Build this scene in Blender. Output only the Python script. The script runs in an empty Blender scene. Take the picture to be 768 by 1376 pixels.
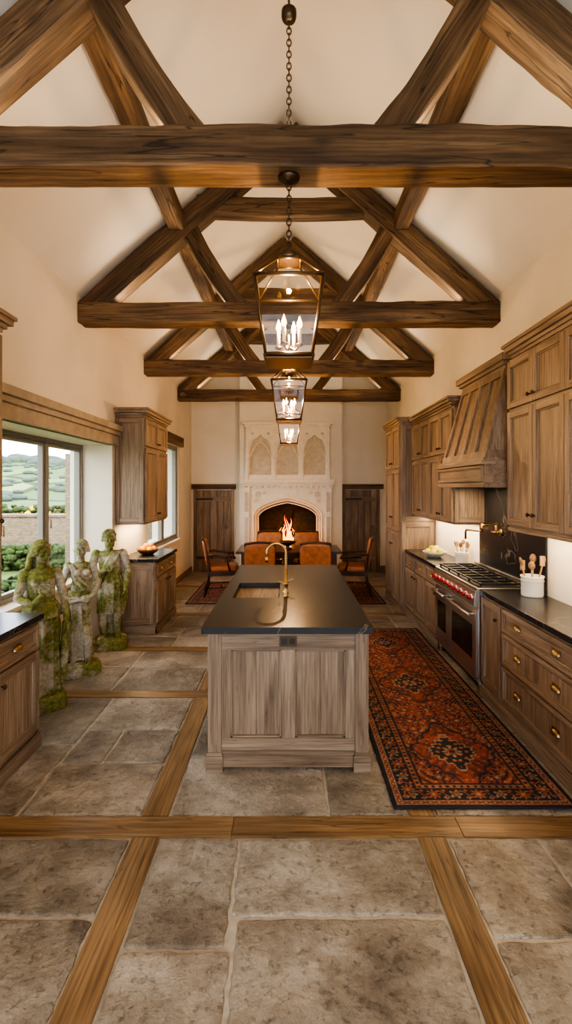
import bpy, math, random
import numpy as np
from mathutils import Vector, Matrix, noise
random.seed(7)
R=random.random
def U(a,b): return a+(b-a)*random.random()

# ------------------------------------------------------------------ materials
def newmat(name):
    m=bpy.data.materials.new(name); m.use_nodes=True
    nt=m.node_tree; bs=nt.nodes['Principled BSDF']
    return m,nt,bs
def simple(name,c,rough=.5,metal=0,emit=None,es=0,noise_amt=0,nscale=20,bump=0):
    m,nt,bs=newmat(name)
    bs.inputs['Base Color'].default_value=(*c,1)
    bs.inputs['Roughness'].default_value=rough
    bs.inputs['Metallic'].default_value=metal
    if emit: 
        bs.inputs['Emission Color'].default_value=(*emit,1); bs.inputs['Emission Strength'].default_value=es
    if noise_amt or bump:
        tc=nt.nodes.new('ShaderNodeTexCoord'); n=nt.nodes.new('ShaderNodeTexNoise')
        n.inputs['Scale'].default_value=nscale; n.inputs['Detail'].default_value=6
        nt.links.new(tc.outputs['Object'],n.inputs['Vector'])
        if noise_amt:
            r=nt.nodes.new('ShaderNodeValToRGB')
            r.color_ramp.elements[0].position=.3; r.color_ramp.elements[1].position=.7
            r.color_ramp.elements[0].color=(*[x*(1-noise_amt) for x in c],1)
            r.color_ramp.elements[1].color=(*[min(1,x*(1+noise_amt)) for x in c],1)
            nt.links.new(n.outputs['Fac'],r.inputs['Fac']); nt.links.new(r.outputs['Color'],bs.inputs['Base Color'])
        if bump:
            b=nt.nodes.new('ShaderNodeBump'); b.inputs['Strength'].default_value=bump; b.inputs['Distance'].default_value=.01
            nt.links.new(n.outputs['Fac'],b.inputs['Height']); nt.links.new(b.outputs['Normal'],bs.inputs['Normal'])
    return m
def ramp(nt,stops):
    r=nt.nodes.new('ShaderNodeValToRGB'); cr=r.color_ramp
    while len(cr.elements)<len(stops): cr.elements.new(.5)
    for e,(p,c) in zip(cr.elements,stops):
        e.position=p; e.color=(*c,1) if len(c)==3 else c
    return r
def mixc(nt,mode,fac,a,b):
    m=nt.nodes.new('ShaderNodeMix'); m.data_type='RGBA'; m.blend_type=mode
    if isinstance(fac,float): m.inputs[0].default_value=fac
    else: nt.links.new(fac,m.inputs[0])
    for i,v in ((6,a),(7,b)):
        if isinstance(v,tuple): m.inputs[i].default_value=(*v,1)
        else: nt.links.new(v,m.inputs[i])
    return m.outputs[2]
def wood(name,dark,mid,light,rough=.55,scale=1.0,crack=.5,bump=.3,bd=.004,knots=0.0,fine=.5,blotch=.6):
    m,nt,bs=newmat(name)
    at=nt.nodes.new('ShaderNodeAttribute'); at.attribute_name='gco'
    def mp(s):
        k=nt.nodes.new('ShaderNodeMapping'); k.inputs['Scale'].default_value=s
        nt.links.new(at.outputs['Vector'],k.inputs['Vector']); return k.outputs['Vector']
    n1=nt.nodes.new('ShaderNodeTexNoise'); n1.inputs['Scale'].default_value=9*scale; n1.inputs['Detail'].default_value=6; n1.inputs['Distortion'].default_value=.8
    nt.links.new(mp((1,1,.10)),n1.inputs['Vector'])
    r1=ramp(nt,[(.3,dark),(.5,mid),(.72,light)]); nt.links.new(n1.outputs['Fac'],r1.inputs['Fac'])
    n2=nt.nodes.new('ShaderNodeTexNoise'); n2.inputs['Scale'].default_value=75*scale; n2.inputs['Detail'].default_value=4
    nt.links.new(mp((1,1,.04)),n2.inputs['Vector'])
    r2=ramp(nt,[(.35,(fine,fine,fine)),(.6,(1,1,1))]); nt.links.new(n2.outputs['Fac'],r2.inputs['Fac'])
    c=mixc(nt,'MULTIPLY',.85,r1.outputs['Color'],r2.outputs['Color'])
    n3=nt.nodes.new('ShaderNodeTexNoise'); n3.inputs['Scale'].default_value=16*scale; n3.inputs['Detail'].default_value=2; n3.inputs['Distortion'].default_value=.3
    nt.links.new(mp((1,1,.05)),n3.inputs['Vector'])
    r3=ramp(nt,[(.488,(1,1,1)),(.5,(.2,.17,.15)),(.512,(1,1,1))]); nt.links.new(n3.outputs['Fac'],r3.inputs['Fac'])
    c=mixc(nt,'MULTIPLY',float(crack),c,r3.outputs['Color'])
    n4=nt.nodes.new('ShaderNodeTexNoise'); n4.inputs['Scale'].default_value=2.3; n4.inputs['Detail'].default_value=5
    nt.links.new(mp((1,1,.6)),n4.inputs['Vector'])
    r4=ramp(nt,[(.3,(blotch,blotch*.98,blotch*.95)),(.7,(1.0,1.0,1.0))]); nt.links.new(n4.outputs['Fac'],r4.inputs['Fac'])
    c=mixc(nt,'MULTIPLY',1.0,c,r4.outputs['Color'])
    if knots:
        vo=nt.nodes.new('ShaderNodeTexVoronoi'); vo.inputs['Scale'].default_value=2.6; nt.links.new(mp((1,1,.55)),vo.inputs['Vector'])
        r5=ramp(nt,[(.03,(.3,.25,.2)),(.10,(.8,.78,.75)),(.13,(1,1,1))]); nt.links.new(vo.outputs['Distance'],r5.inputs['Fac'])
        c=mixc(nt,'MULTIPLY',float(knots),c,r5.outputs['Color'])
    nt.links.new(c,bs.inputs['Base Color']); bs.inputs['Roughness'].default_value=rough
    b=nt.nodes.new('ShaderNodeBump'); b.inputs['Strength'].default_value=bump; b.inputs['Distance'].default_value=bd
    nt.links.new(c,b.inputs['Height']); nt.links.new(b.outputs['Normal'],bs.inputs['Normal'])
    return m
OAK=wood('oak_beam',(.10,.054,.025),(.21,.125,.062),(.36,.23,.125),.6,.8,1.0,1.0,.02,.9,.42,.5)
CAB=wood('cabinet_oak',(.24,.166,.110),(.345,.248,.172),(.445,.333,.238),.5,1.1,.35,.4,.004,.5,.58,.78)
FLW=wood('floor_oak',(.24,.135,.060),(.39,.235,.110),(.50,.325,.17),.36,1.0,.6,.25,.004,.6)
DOORW=wood('door_oak',(.20,.13,.08),(.31,.215,.14),(.41,.30,.205),.55,1.0,.5,.5)
CHW=wood('chair_wood',(.05,.02,.01),(.10,.04,.02),(.16,.07,.035),.3,1.5,.1,.05)
LIGHTW=wood('utensil_wood',(.35,.2,.1),(.5,.3,.15),(.6,.4,.22),.5,2,.1,.05)
PLASTER=simple('plaster',(.76,.69,.575),.9,noise_amt=.04,nscale=2.5,bump=.08)
CEILP=simple('ceiling_plaster',(.74,.68,.58),.9,noise_amt=.03,nscale=2,bump=.06)
LINTEL=simple('lintel_stone',(.40,.33,.25),.8,noise_amt=.12,nscale=9,bump=.2)
LIME=simple('limestone',(.78,.70,.58),.8,noise_amt=.08,nscale=12,bump=.2)
LIMED=simple('limestone_shaded',(.55,.475,.37),.85,noise_amt=.12,nscale=12,bump=.2)  # darker copy of the limestone, recess shade put into its colour
SOOT=simple('fireback',(.018,.013,.010),.9,noise_amt=.5,nscale=14,bump=.6)
BRASS=simple('brass',(.50,.34,.16),.34,1)
BRASSD=simple('aged_brass',(.33,.22,.11),.35,.95)
BRONZE=simple('bronze_dark',(.10,.07,.045),.4,.9)
LBRASS=simple('lantern_brass',(.16,.11,.065),.4,.9)
STEEL=simple('stainless',(.66,.64,.61),.28,1)
BLACK=simple('cast_iron',(.015,.015,.016),.45)
DGLASS=simple('oven_glass',(.012,.012,.014),.06)
REDK=simple('red_knob',(.35,.012,.012),.25)
CERAM=simple('ceramic',(.78,.74,.66),.25)
BOWLM=simple('wood_bowl',(.10,.055,.03),.4)
BOWLW=simple('bowl_stoneware',(.45,.44,.36),.35)
ORANGE=simple('orange_fruit',(.75,.26,.02),.45,noise_amt=.1,nscale=60)
LEMON=simple('lemon_fruit',(.75,.55,.05),.4)
GREENF=simple('lime_fruit',(.30,.42,.06),.4)
LEATHER=simple('leather',(.38,.145,.06),.42,noise_amt=.25,nscale=14,bump=.15)
FRAMEM=simple('window_frame_paint',(.24,.22,.185),.5)
SINKM=simple('sink_metal',(.03,.03,.032),.35,.4)
WAX=simple('candle_sleeve',(.75,.52,.26),.5)
BULB=simple('bulb_glow',(1,.5,.2),.4,emit=(1,.45,.08),es=6)
LOG=simple('burnt_log',(.06,.035,.02),.9,noise_amt=.6,nscale=30,bump=.5)
EMBER=simple('ember',(.8,.2,.02),.8,emit=(1,.22,.03),es=6)
GROUT=simple('grout',(.47,.41,.32),.9,noise_amt=.15,nscale=30)

def counter_mat():
    m,nt,bs=newmat('soapstone')
    tc=nt.nodes.new('ShaderNodeTexCoord')
    n=nt.nodes.new('ShaderNodeTexNoise'); n.inputs['Scale'].default_value=1.1; n.inputs['Detail'].default_value=4; n.inputs['Distortion'].default_value=1.2
    nt.links.new(tc.outputs['Object'],n.inputs['Vector'])
    r=ramp(nt,[(.495,(.022,.022,.025)),(.5,(.13,.115,.10)),(.504,(.022,.022,.025))]); nt.links.new(n.outputs['Fac'],r.inputs['Fac'])
    nt.links.new(r.outputs['Color'],bs.inputs['Base Color']); bs.inputs['Roughness'].default_value=.26
    return m
STONE_TOP=counter_mat()
def glass_mat():
    m,nt,bs=newmat('pane_glass'); nt.nodes.remove(bs)
    out=nt.nodes['Material Output']; t=nt.nodes.new('ShaderNodeBsdfTransparent'); g=nt.nodes.new('ShaderNodeBsdfGlossy')
    g.inputs['Roughness'].default_value=.02
    lw=nt.nodes.new('ShaderNodeLayerWeight'); lw.inputs['Blend'].default_value=.5
    pw=nt.nodes.new('ShaderNodeMath'); pw.operation='POWER'; pw.inputs[1].default_value=4; nt.links.new(lw.outputs['Facing'],pw.inputs[0])
    ml=nt.nodes.new('ShaderNodeMath'); ml.operation='MULTIPLY_ADD'; ml.inputs[1].default_value=.4; ml.inputs[2].default_value=.03; nt.links.new(pw.outputs[0],ml.inputs[0])
    mx=nt.nodes.new('ShaderNodeMixShader'); nt.links.new(ml.outputs[0],mx.inputs[0]); nt.links.new(t.outputs[0],mx.inputs[1]); nt.links.new(g.outputs[0],mx.inputs[2])
    nt.links.new(mx.outputs[0],out.inputs['Surface']); return m
GLASS=glass_mat()
def flag_mat():
    m,nt,bs=newmat('flagstone')
    at=nt.nodes.new('ShaderNodeAttribute'); at.attribute_name='gco'
    V=at.outputs['Vector']
    n1=nt.nodes.new('ShaderNodeTexNoise'); n1.inputs['Scale'].default_value=2.6; n1.inputs['Detail'].default_value=9; n1.inputs['Roughness'].default_value=.7
    nt.links.new(V,n1.inputs['Vector'])
    r1=ramp(nt,[(.32,(.175,.14,.105)),(.5,(.345,.295,.232)),(.68,(.54,.48,.395))]); nt.links.new(n1.outputs['Fac'],r1.inputs['Fac'])
    n2=nt.nodes.new('ShaderNodeTexNoise'); n2.inputs['Scale'].default_value=30; n2.inputs['Detail'].default_value=6; n2.inputs['Roughness'].default_value=.65
    nt.links.new(V,n2.inputs['Vector'])
    r2=ramp(nt,[(.34,(.45,.42,.39)),(.45,(1,1,1))]); nt.links.new(n2.outputs['Fac'],r2.inputs['Fac'])
    c=mixc(nt,'MULTIPLY',.6,r1.outputs['Color'],r2.outputs['Color'])
    a2=nt.nodes.new('ShaderNodeAttribute'); a2.attribute_name='tint'
    c=mixc(nt,'MULTIPLY',1.0,c,a2.outputs['Color'])
    nt.links.new(c,bs.inputs['Base Color'])
    rr=nt.nodes.new('ShaderNodeMapRange'); rr.inputs[3].default_value=.20; rr.inputs[4].default_value=.46
    nt.links.new(n1.outputs['Fac'],rr.inputs[0]); nt.links.new(rr.outputs[0],bs.inputs['Roughness'])
    n3=nt.nodes.new('ShaderNodeTexNoise'); n3.inputs['Scale'].default_value=5.5; n3.inputs['Detail'].default_value=10; n3.inputs['Roughness'].default_value=.62
    nt.links.new(V,n3.inputs['Vector'])
    b=nt.nodes.new('ShaderNodeBump'); b.inputs['Strength'].default_value=.9; b.inputs['Distance'].default_value=.05
    nt.links.new(n3.outputs['Fac'],b.inputs['Height'])
    b2=nt.nodes.new('ShaderNodeBump'); b2.inputs['Strength'].default_value=.7; b2.inputs['Distance'].default_value=.007
    nt.links.new(r2.outputs['Color'],b2.inputs['Height']); nt.links.new(b.outputs['Normal'],b2.inputs['Normal'])
    nt.links.new(b2.outputs['Normal'],bs.inputs['Normal'])
    return m
FLAG=flag_mat()
def statue_mat(name,lo):
    m,nt,bs=newmat(name)
    tc=nt.nodes.new('ShaderNodeTexCoord'); V=tc.outputs['Object']
    geo=nt.nodes.new('ShaderNodeNewGeometry')
    n1=nt.nodes.new('ShaderNodeTexNoise'); n1.inputs['Scale'].default_value=4.2; n1.inputs['Detail'].default_value=6; n1.inputs['Roughness'].default_value=.58
    nt.links.new(V,n1.inputs['Vector'])
    sx=nt.nodes.new('ShaderNodeSeparateXYZ'); nt.links.new(geo.outputs['Normal'],sx.inputs[0])
    ma=nt.nodes.new('ShaderNodeMath'); ma.operation='MULTIPLY_ADD'; ma.inputs[1].default_value=.09
    nt.links.new(sx.outputs[2],ma.inputs[0]); nt.links.new(n1.outputs['Fac'],ma.inputs[2])
    n2=nt.nodes.new('ShaderNodeTexNoise'); n2.inputs['Scale'].default_value=42; n2.inputs['Detail'].default_value=5
    nt.links.new(V,n2.inputs['Vector'])
    st=ramp(nt,[(.3,(.30,.265,.205)),(.55,(.42,.38,.305)),(.75,(.55,.505,.42))]); nt.links.new(n2.outputs['Fac'],st.inputs['Fac'])
    mo=ramp(nt,[(.3,(.075,.082,.015)),(.55,(.155,.160,.030)),(.75,(.25,.25,.055))]); nt.links.new(n2.outputs['Fac'],mo.inputs['Fac'])
    mk=ramp(nt,[(lo,(0,0,0)),(lo+.13,(.95,.95,.95))]); nt.links.new(ma.outputs[0],mk.inputs['Fac'])
    c=mixc(nt,'MIX',mk.outputs['Color'],st.outputs['Color'],mo.outputs['Color'])
    pr=ramp(nt,[(.43,(.28,.24,.18)),(.505,(1,1,1))]); nt.links.new(geo.outputs['Pointiness'],pr.inputs['Fac'])  # crease shade put into the colour so the carving reads
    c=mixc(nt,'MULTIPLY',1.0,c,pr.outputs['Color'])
    nt.links.new(c,bs.inputs['Base Color']); bs.inputs['Roughness'].default_value=.95
    b=nt.nodes.new('ShaderNodeBump'); b.inputs['Strength'].default_value=.3; b.inputs['Distance'].default_value=.004
    nt.links.new(n2.outputs['Fac'],b.inputs['Height']); nt.links.new(b.outputs['Normal'],bs.inputs['Normal'])
    return m
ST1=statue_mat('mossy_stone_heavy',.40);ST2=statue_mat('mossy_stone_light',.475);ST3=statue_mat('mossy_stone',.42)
def attr_mat(name,attr,rough=.9):
    m,nt,bs=newmat(name); a=nt.nodes.new('ShaderNodeAttribute'); a.attribute_name=attr
    nt.links.new(a.outputs['Color'],bs.inputs['Base Color']); bs.inputs['Roughness'].default_value=rough
    tc=nt.nodes.new('ShaderNodeTexCoord'); n=nt.nodes.new('ShaderNodeTexNoise'); n.inputs['Scale'].default_value=260
    nt.links.new(tc.outputs['Object'],n.inputs['Vector'])
    b=nt.nodes.new('ShaderNodeBump'); b.inputs['Strength'].default_value=.5; b.inputs['Distance'].default_value=.004
    nt.links.new(n.outputs['Fac'],b.inputs['Height']); nt.links.new(b.outputs['Normal'],bs.inputs['Normal'])
    return m
RUGM=attr_mat('persian_wool','rugcol')
def brick_mat(name,c1,c2,mo,s):
    m,nt,bs=newmat(name); tc=nt.nodes.new('ShaderNodeTexCoord'); mp=nt.nodes.new('ShaderNodeMapping'); mp.inputs['Rotation'].default_value=(math.pi/2,0,0)
    nt.links.new(tc.outputs['Object'],mp.inputs['Vector'])
    b=nt.nodes.new('ShaderNodeTexBrick'); b.inputs['Scale'].default_value=s; b.inputs['Color1'].default_value=(*c1,1); b.inputs['Color2'].default_value=(*c2,1); b.inputs['Mortar'].default_value=(*mo,1)
    b.inputs['Mortar Size'].default_value=.02
    nt.links.new(mp.outputs['Vector'],b.inputs['Vector']); nt.links.new(b.outputs['Color'],bs.inputs['Base Color']); bs.inputs['Roughness'].default_value=.9
    return m
GWALL=brick_mat('garden_wall_stone',(.27,.20,.13),(.17,.125,.08),(.09,.07,.05),5)
def fire_mat():
    m,nt,bs=newmat('flame'); bs.inputs['Base Color'].default_value=(0,0,0,1)
    tc=nt.nodes.new('ShaderNodeTexCoord'); sx=nt.nodes.new('ShaderNodeSeparateXYZ'); nt.links.new(tc.outputs['Generated'],sx.inputs[0])
    r=ramp(nt,[(0,(1,.42,.05)),(.5,(1,.20,.012)),(1,(.8,.07,.005))]); nt.links.new(sx.outputs[2],r.inputs['Fac'])
    nt.links.new(r.outputs['Color'],bs.inputs['Emission Color']); bs.inputs['Emission Strength'].default_value=3
    return m
FLAME=fire_mat()

# ------------------------------------------------------------------ mesh builder
class B:
    def __init__(s): s.v=[];s.f=[];s.mi=[];s.sm=[];s.g=[];s.t=[];s.mats=[];s.M=Matrix.Identity(4)
    def m(s,mat):
        if mat not in s.mats: s.mats.append(mat)
        return s.mats.index(mat)
    def add(s,vs,fs,mat,smooth=False,axis=None,tint=1.0):
        vs=[Vector(p) for p in vs]; n=len(s.v)
        mn=[min(p[i] for p in vs) for i in range(3)]; mx=[max(p[i] for p in vs) for i in range(3)]
        d=[mx[i]-mn[i] for i in range(3)]
        if axis is None: axis=d.index(max(d))
        o=(U(0,40),U(0,40),U(0,40))
        for p in vs:
            q=[p[i]-mn[i] for i in range(3)]
            q=[q[(axis+1)%3],q[(axis+2)%3],q[axis]]
            s.g.extend((q[0]+o[0],q[1]+o[1],q[2]+o[2])); s.t.extend((tint,tint*.99,tint*.97,1))
            s.v.append(s.M@p)
        k=s.m(mat)
        for f in fs: s.f.append([i+n for i in f]); s.mi.append(k); s.sm.append(smooth)
    HF=[(0,3,2,1),(4,5,6,7),(0,1,5,4),(1,2,6,5),(2,3,7,6),(3,0,4,7)]
    def hexa(s,p,mat,axis=None): s.add(p,B.HF,mat,False,axis)
    def box(s,x0,x1,y0,y1,z0,z1,mat,axis=None):
        if x0>x1:x0,x1=x1,x0
        if y0>y1:y0,y1=y1,y0
        if z0>z1:z0,z1=z1,z0
        s.hexa([(x0,y0,z0),(x1,y0,z0),(x1,y1,z0),(x0,y1,z0),(x0,y0,z1),(x1,y0,z1),(x1,y1,z1),(x0,y1,z1)],mat,axis)
    def tube(s,pts,r,mat,n=10,closed=False,cap=True):
        pts=[Vector(p) for p in pts]; N=len(pts); vs=[];fs=[]
        rs=r if isinstance(r,(list,tuple)) else [r]*N
        prev=None
        for i,p in enumerate(pts):
            if closed: t=pts[(i+1)%N]-pts[i-1]
            else: t=pts[min(i+1,N-1)]-pts[max(i-1,0)]
            t.normalize()
            if prev is None:
                a=Vector((0,0,1)) if abs(t.z)<.9 else Vector((1,0,0)); u=t.cross(a).normalized()
            else: u=(prev-t*prev.dot(t)).normalized()
            prev=u; w=t.cross(u)
            for k in range(n):
                a=2*math.pi*k/n; vs.append(p+(u*math.cos(a)+w*math.sin(a))*rs[i])
        L=N if closed else N-1
        for i in range(L):
            for k in range(n):
                a=i*n+k;b=i*n+(k+1)%n;c=((i+1)%N)*n+(k+1)%n;d=((i+1)%N)*n+k; fs.append((a,b,c,d))
        if cap and not closed: fs.append(tuple(range(n))[::-1]); fs.append(tuple((N-1)*n+k for k in range(n)))
        s.add(vs,fs,mat,True)
    def lathe(s,prof,c,mat,n=24):
        c=Vector(c);vs=[];fs=[]
        for r,z in prof:
            for k in range(n):
                a=2*math.pi*k/n; vs.append((c.x+r*math.cos(a),c.y+r*math.sin(a),c.z+z))
        for i in range(len(prof)-1):
            for k in range(n): fs.append((i*n+k,i*n+(k+1)%n,(i+1)*n+(k+1)%n,(i+1)*n+k))
        fs.append(tuple(range(n))[::-1]); fs.append(tuple((len(prof)-1)*n+k for k in range(n)))
        s.add(vs,fs,mat,True)
    def sph(s,c,r,mat,n=14,m=9,rot=None):
        c=Vector(c)
        if not isinstance(r,(list,tuple)): r=(r,r,r)
        vs=[Vector((0,0,-r[2]))];fs=[]
        for i in range(1,m):
            t=math.pi*i/m
            for k in range(n):
                a=2*math.pi*k/n; vs.append(Vector((r[0]*math.sin(t)*math.cos(a),r[1]*math.sin(t)*math.sin(a),-r[2]*math.cos(t))))
        vs.append(Vector((0,0,r[2])))
        if rot is not None: vs=[rot@v for v in vs]
        vs=[v+c for v in vs]
        for k in range(n): fs.append((0,1+(k+1)%n,1+k)); fs.append((len(vs)-1,1+(m-2)*n+k,1+(m-2)*n+(k+1)%n))
        for i in range(m-2):
            for k in range(n): fs.append((1+i*n+k,1+i*n+(k+1)%n,1+(i+1)*n+(k+1)%n,1+(i+1)*n+k))
        s.add(vs,fs,mat,True)
    def beam(s,p0,p1,w,h,mat,seg=10,wob=.008,bow=0,side=Vector((0,1,0))):
        p0=Vector(p0);p1=Vector(p1);t=(p1-p0).normalized();u=side.normalized();w2=t.cross(u).normalized()
        vs=[];fs=[];o=R()*50;L=(p1-p0).length
        for i in range(seg+1):
            f=i/seg;c=p0.lerp(p1,f)+w2*(bow*4*f*(1-f))
            ring=[(-.5,-.45),(-.46,-.5),(0,-.5),(.46,-.5),(.5,-.45),(.5,0),(.5,.45),(.46,.5),(0,.5),(-.46,.5),(-.5,.45),(-.5,0)]
            for j,(a,b) in enumerate(ring):
                q=Vector((f*L*1.1+o,a*1.2,b*1.2+o)); q2=Vector((f*L*7+o,a*3,b*3))
                d=(noise.noise(q)*wob*1.0+noise.noise(q2)*wob*.6)
                vs.append(c+u*(a*w+(d if a>0 else -d))+w2*(b*h+d))
        K=12
        for i in range(seg):
            for k in range(K): fs.append((i*K+k,i*K+(k+1)%K,(i+1)*K+(k+1)%K,(i+1)*K+k))
        fs.append(tuple(range(K))[::-1]);fs.append(tuple(seg*K+k for k in range(K)))
        n=len(s.v);of=(U(0,40),U(0,40),U(0,40))
        for q in vs:
            d=q-p0; s.g.extend((d.dot(u)+of[0],d.dot(w2)+of[1],d.dot(t)+of[2])); s.t.extend((1,1,1,1)); s.v.append(s.M@q)
        k=s.m(mat)
        for f in fs: s.f.append([i+n for i in f]);s.mi.append(k);s.sm.append(False)
    def finish(s,name,bevel=0,origin=True,seg=2):
        me=bpy.data.meshes.new(name)
        vs=s.v
        if origin:
            mn=[min(p[i] for p in vs) for i in range(3)]; mx=[max(p[i] for p in vs) for i in range(3)]
            o=Vector(((mn[0]+mx[0])/2,(mn[1]+mx[1])/2,mn[2]))
        else: o=Vector((0,0,0))
        me.from_pydata([tuple(p-o) for p in vs],[],s.f)
        for m in s.mats: me.materials.append(m)
        me.polygons.foreach_set('material_index',s.mi); me.polygons.foreach_set('use_smooth',s.sm)
        a=me.attributes.new('gco','FLOAT_VECTOR','POINT'); a.data.foreach_set('vector',s.g)
        a=me.attributes.new('tint','FLOAT_COLOR','POINT'); a.data.foreach_set('color',s.t)
        me.update()
        ob=bpy.data.objects.new(name,me); ob.location=o; bpy.context.scene.collection.objects.link(ob)
        if bevel:
            bv=ob.modifiers.new('bevel','BEVEL'); bv.width=bevel; bv.segments=seg; bv.limit_method='ANGLE'; bv.angle_limit=math.radians(50)
        return ob
def frame(o,xa,ya):
    xa=Vector(xa);ya=Vector(ya);za=xa.cross(ya)
    M=Matrix.Identity(4)
    for i,a in enumerate((xa,ya,za)):
        for j in range(3): M[j][i]=a[j]
    M.translation=Vector(o); return M
def FR(X,Y,Z=0): return frame((X,Y,Z),(0,1,0),(-1,0,0))
def FL(X,Y,Z=0): return frame((X,Y,Z),(0,-1,0),(1,0,0))
def FF(X,Y,Z=0): return frame((X,Y,Z),(-1,0,0),(0,-1,0))
def light(kind,name,loc,energy,color,parent=None,size=None,rot=None,size_y=None,radius=None):
    l=bpy.data.lights.new(name,kind); l.energy=energy; l.color=color
    if size: 
        l.shape='RECTANGLE'; l.size=size; l.size_y=size_y or size
    if radius is not None: l.shadow_soft_size=radius
    o=bpy.data.objects.new(name,l); o.location=loc
    if rot: o.rotation_euler=rot
    bpy.context.scene.collection.objects.link(o)
    if parent: o.parent=parent; o.location=Vector(loc)-parent.location
    return o

WX=2.1; BY=10.4; FY=-1.5; EZ=3.72; AZ=5.54; SL=(AZ-EZ)/WX
# ------------------------------------------------------------------ room shell
b=B()
b.box(-2.6,-WX,FY,3.1,0,EZ+.02,PLASTER); b.box(-2.6,-WX,3.1,5.75,2.3,EZ+.02,PLASTER)
b.box(-2.6,-WX,5.75,7.2,0,EZ+.02,PLASTER); b.box(-2.6,-WX,7.2,9.2,0,.8,PLASTER); b.box(-2.6,-WX,7.2,9.2,2.57,EZ+.02,PLASTER)
b.box(-2.6,-WX,9.2,BY,0,EZ+.02,PLASTER); b.box(-2.6,-2.42,3.1,5.75,0,.75,PLASTER)
b.finish('wall_left',origin=False)
b=B(); b.box(WX,2.5,FY,BY,0,EZ+.02,PLASTER); b.finish('wall_right',origin=False)
b=B()
def gable(b,y0,y1):
    w=2.6;z=AZ-SL*w+.0
    P=[(-w,y0,0),(w,y0,0),(w,y0,z),(0,y0,AZ+.05),(-w,y0,z)]; Q=[(x,y1,zz) for x,_,zz in P]
    b.add(P+Q,[(0,1,2,3,4),(9,8,7,6,5),(0,5,6,1),(1,6,7,2),(2,7,8,3),(3,8,9,4),(4,9,5,0)],PLASTER)
gable(b,BY,BY+.3)
def breast(x0,x1,z0,z1a,z1b):
    b.hexa([(x0,10.0,z0),(x1,10.0,z0),(x1,BY+.01,z0),(x0,BY+.01,z0),(x0,10.0,z1a),(x1,10.0,z1b),(x1,BY+.01,z1b),(x0,BY+.01,z1a)],PLASTER)
cz=lambda x:AZ-SL*abs(x)+.02
breast(-1.02,-.66,0,cz(1.02),cz(.66));breast(.60,1.10,0,cz(.60),cz(1.10));breast(-.66,0,1.66,cz(.66),cz(0));breast(0,.60,1.66,cz(0),cz(.60))
b.finish('wall_back',origin=False)
b=B()
b.box(-2.6,-1.8,FY-.3,FY,0,EZ,PLASTER);b.box(1.8,2.6,FY-.3,FY,0,EZ,PLASTER);b.box(-1.8,1.8,FY-.3,FY,0,.15,PLASTER);b.box(-1.8,1.8,FY-.3,FY,3.0,EZ,PLASTER)  # middle left open for the added glazing that lets sky light in
P=[(-2.6,FY-.3,EZ-.43),(2.6,FY-.3,EZ-.43),(0,FY-.3,AZ+.05)];Q=[(x,FY-.001,z) for x,_,z in P]
b.add(P+Q,[(0,1,2),(5,4,3),(0,3,4,1),(1,4,5,2),(2,5,3,0)],PLASTER)
b.finish('wall_front',origin=False)
b=B()
for sg in (-1,1):
    x=sg*2.75;z=AZ-SL*2.75
    P=[(0,FY-.4,AZ),(x,FY-.4,z),(x,FY-.4,z+.2),(0,FY-.4,AZ+.25)];Q=[(a,BY+.4,c) for a,_,c in P]
    fs=[(0,1,2,3),(7,6,5,4),(0,4,5,1),(1,5,6,2),(2,6,7,3),(3,7,4,0)]
    b.add(P+Q,fs,CEILP)
b.finish('ceiling',origin=False)

# ------------------------------------------------------------------ floor
b=B()
b.box(-2.6,2.5,FY-.3,BY+.3,-.12,-.009,GROUT)
def slab(x0,x1,y0,y1):
    g=.007; x0+=g;x1-=g;y0+=g;y1-=g
    cx=(x0+x1)/2;cy=(y0+y1)/2;c=.016
    cs=[(x0+c,y0),(x1-c,y0),(x1-c*.3,y0+c*.3),(x1,y0+c),(x1,y1-c),(x1-c*.3,y1-c*.3),(x1-c,y1),(x0+c,y1),(x0+c*.3,y1-c*.3),(x0,y1-c),(x0,y0+c),(x0+c*.3,y0+c*.3)]
    pts=[]
    for i in range(12):
        a,e=cs[i],cs[(i+1)%12];L=math.dist(a,e);n=max(1,int(L/.03))
        for j in range(n): f=j/n;pts.append((a[0]+(e[0]-a[0])*f,a[1]+(e[1]-a[1])*f))
    h=U(-.0015,.0015);n=len(pts);vs=[]
    for d,z in ((0,-.02),(.001,-.008),(.005,-.003),(.012,-.0008),(.028,0)):
        for (px,py) in pts:
            jx=noise.noise(Vector((px*13,py*13,1)))*.008+noise.noise(Vector((px*40,py*40,3)))*.006
            jy=noise.noise(Vector((px*13,py*13,9)))*.008+noise.noise(Vector((px*40,py*40,5)))*.006
            sx=1-2*d/(x1-x0);sy=1-2*d/(y1-y0)
            vs.append((cx+(px-cx)*sx+jx,cy+(py-cy)*sy+jy,z+h+noise.noise(Vector((px*9,py*9,4)))*.0012))
    fs=[]
    for i in range(4):
        for k in range(n): fs.append((i*n+k,i*n+(k+1)%n,(i+1)*n+(k+1)%n,(i+1)*n+k))
    fs.append(tuple(4*n+k for k in range(n)))
    b.add(vs,fs,FLAG,False,axis=2,tint=U(.72,1.14))
def split(x0,x1,y0,y1):
    w=x1-x0;h=y1-y0
    if w>.95 and (w>=h*1.1 or h<.7) :
        c=x0+w*U(.4,.6); split(x0,c,y0,y1);split(c,x1,y0,y1)
    elif h>.68:
        c=y0+h*U(.4,.6); split(x0,x1,y0,c);split(x0,x1,c,y1)
    else: slab(x0,x1,y0,y1)
xs=[(-2.45,-.81),(-.66,.66),(.81,2.12)]
slab(-.66,-.25,1.887,2.49);slab(-.25,.66,2.03,2.49);slab(-.66,-.22,1.25,1.887);slab(-.22,.66,1.3,2.03);split(-.66,-.22,FY,1.25);split(-.22,.66,FY,1.3)
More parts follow.
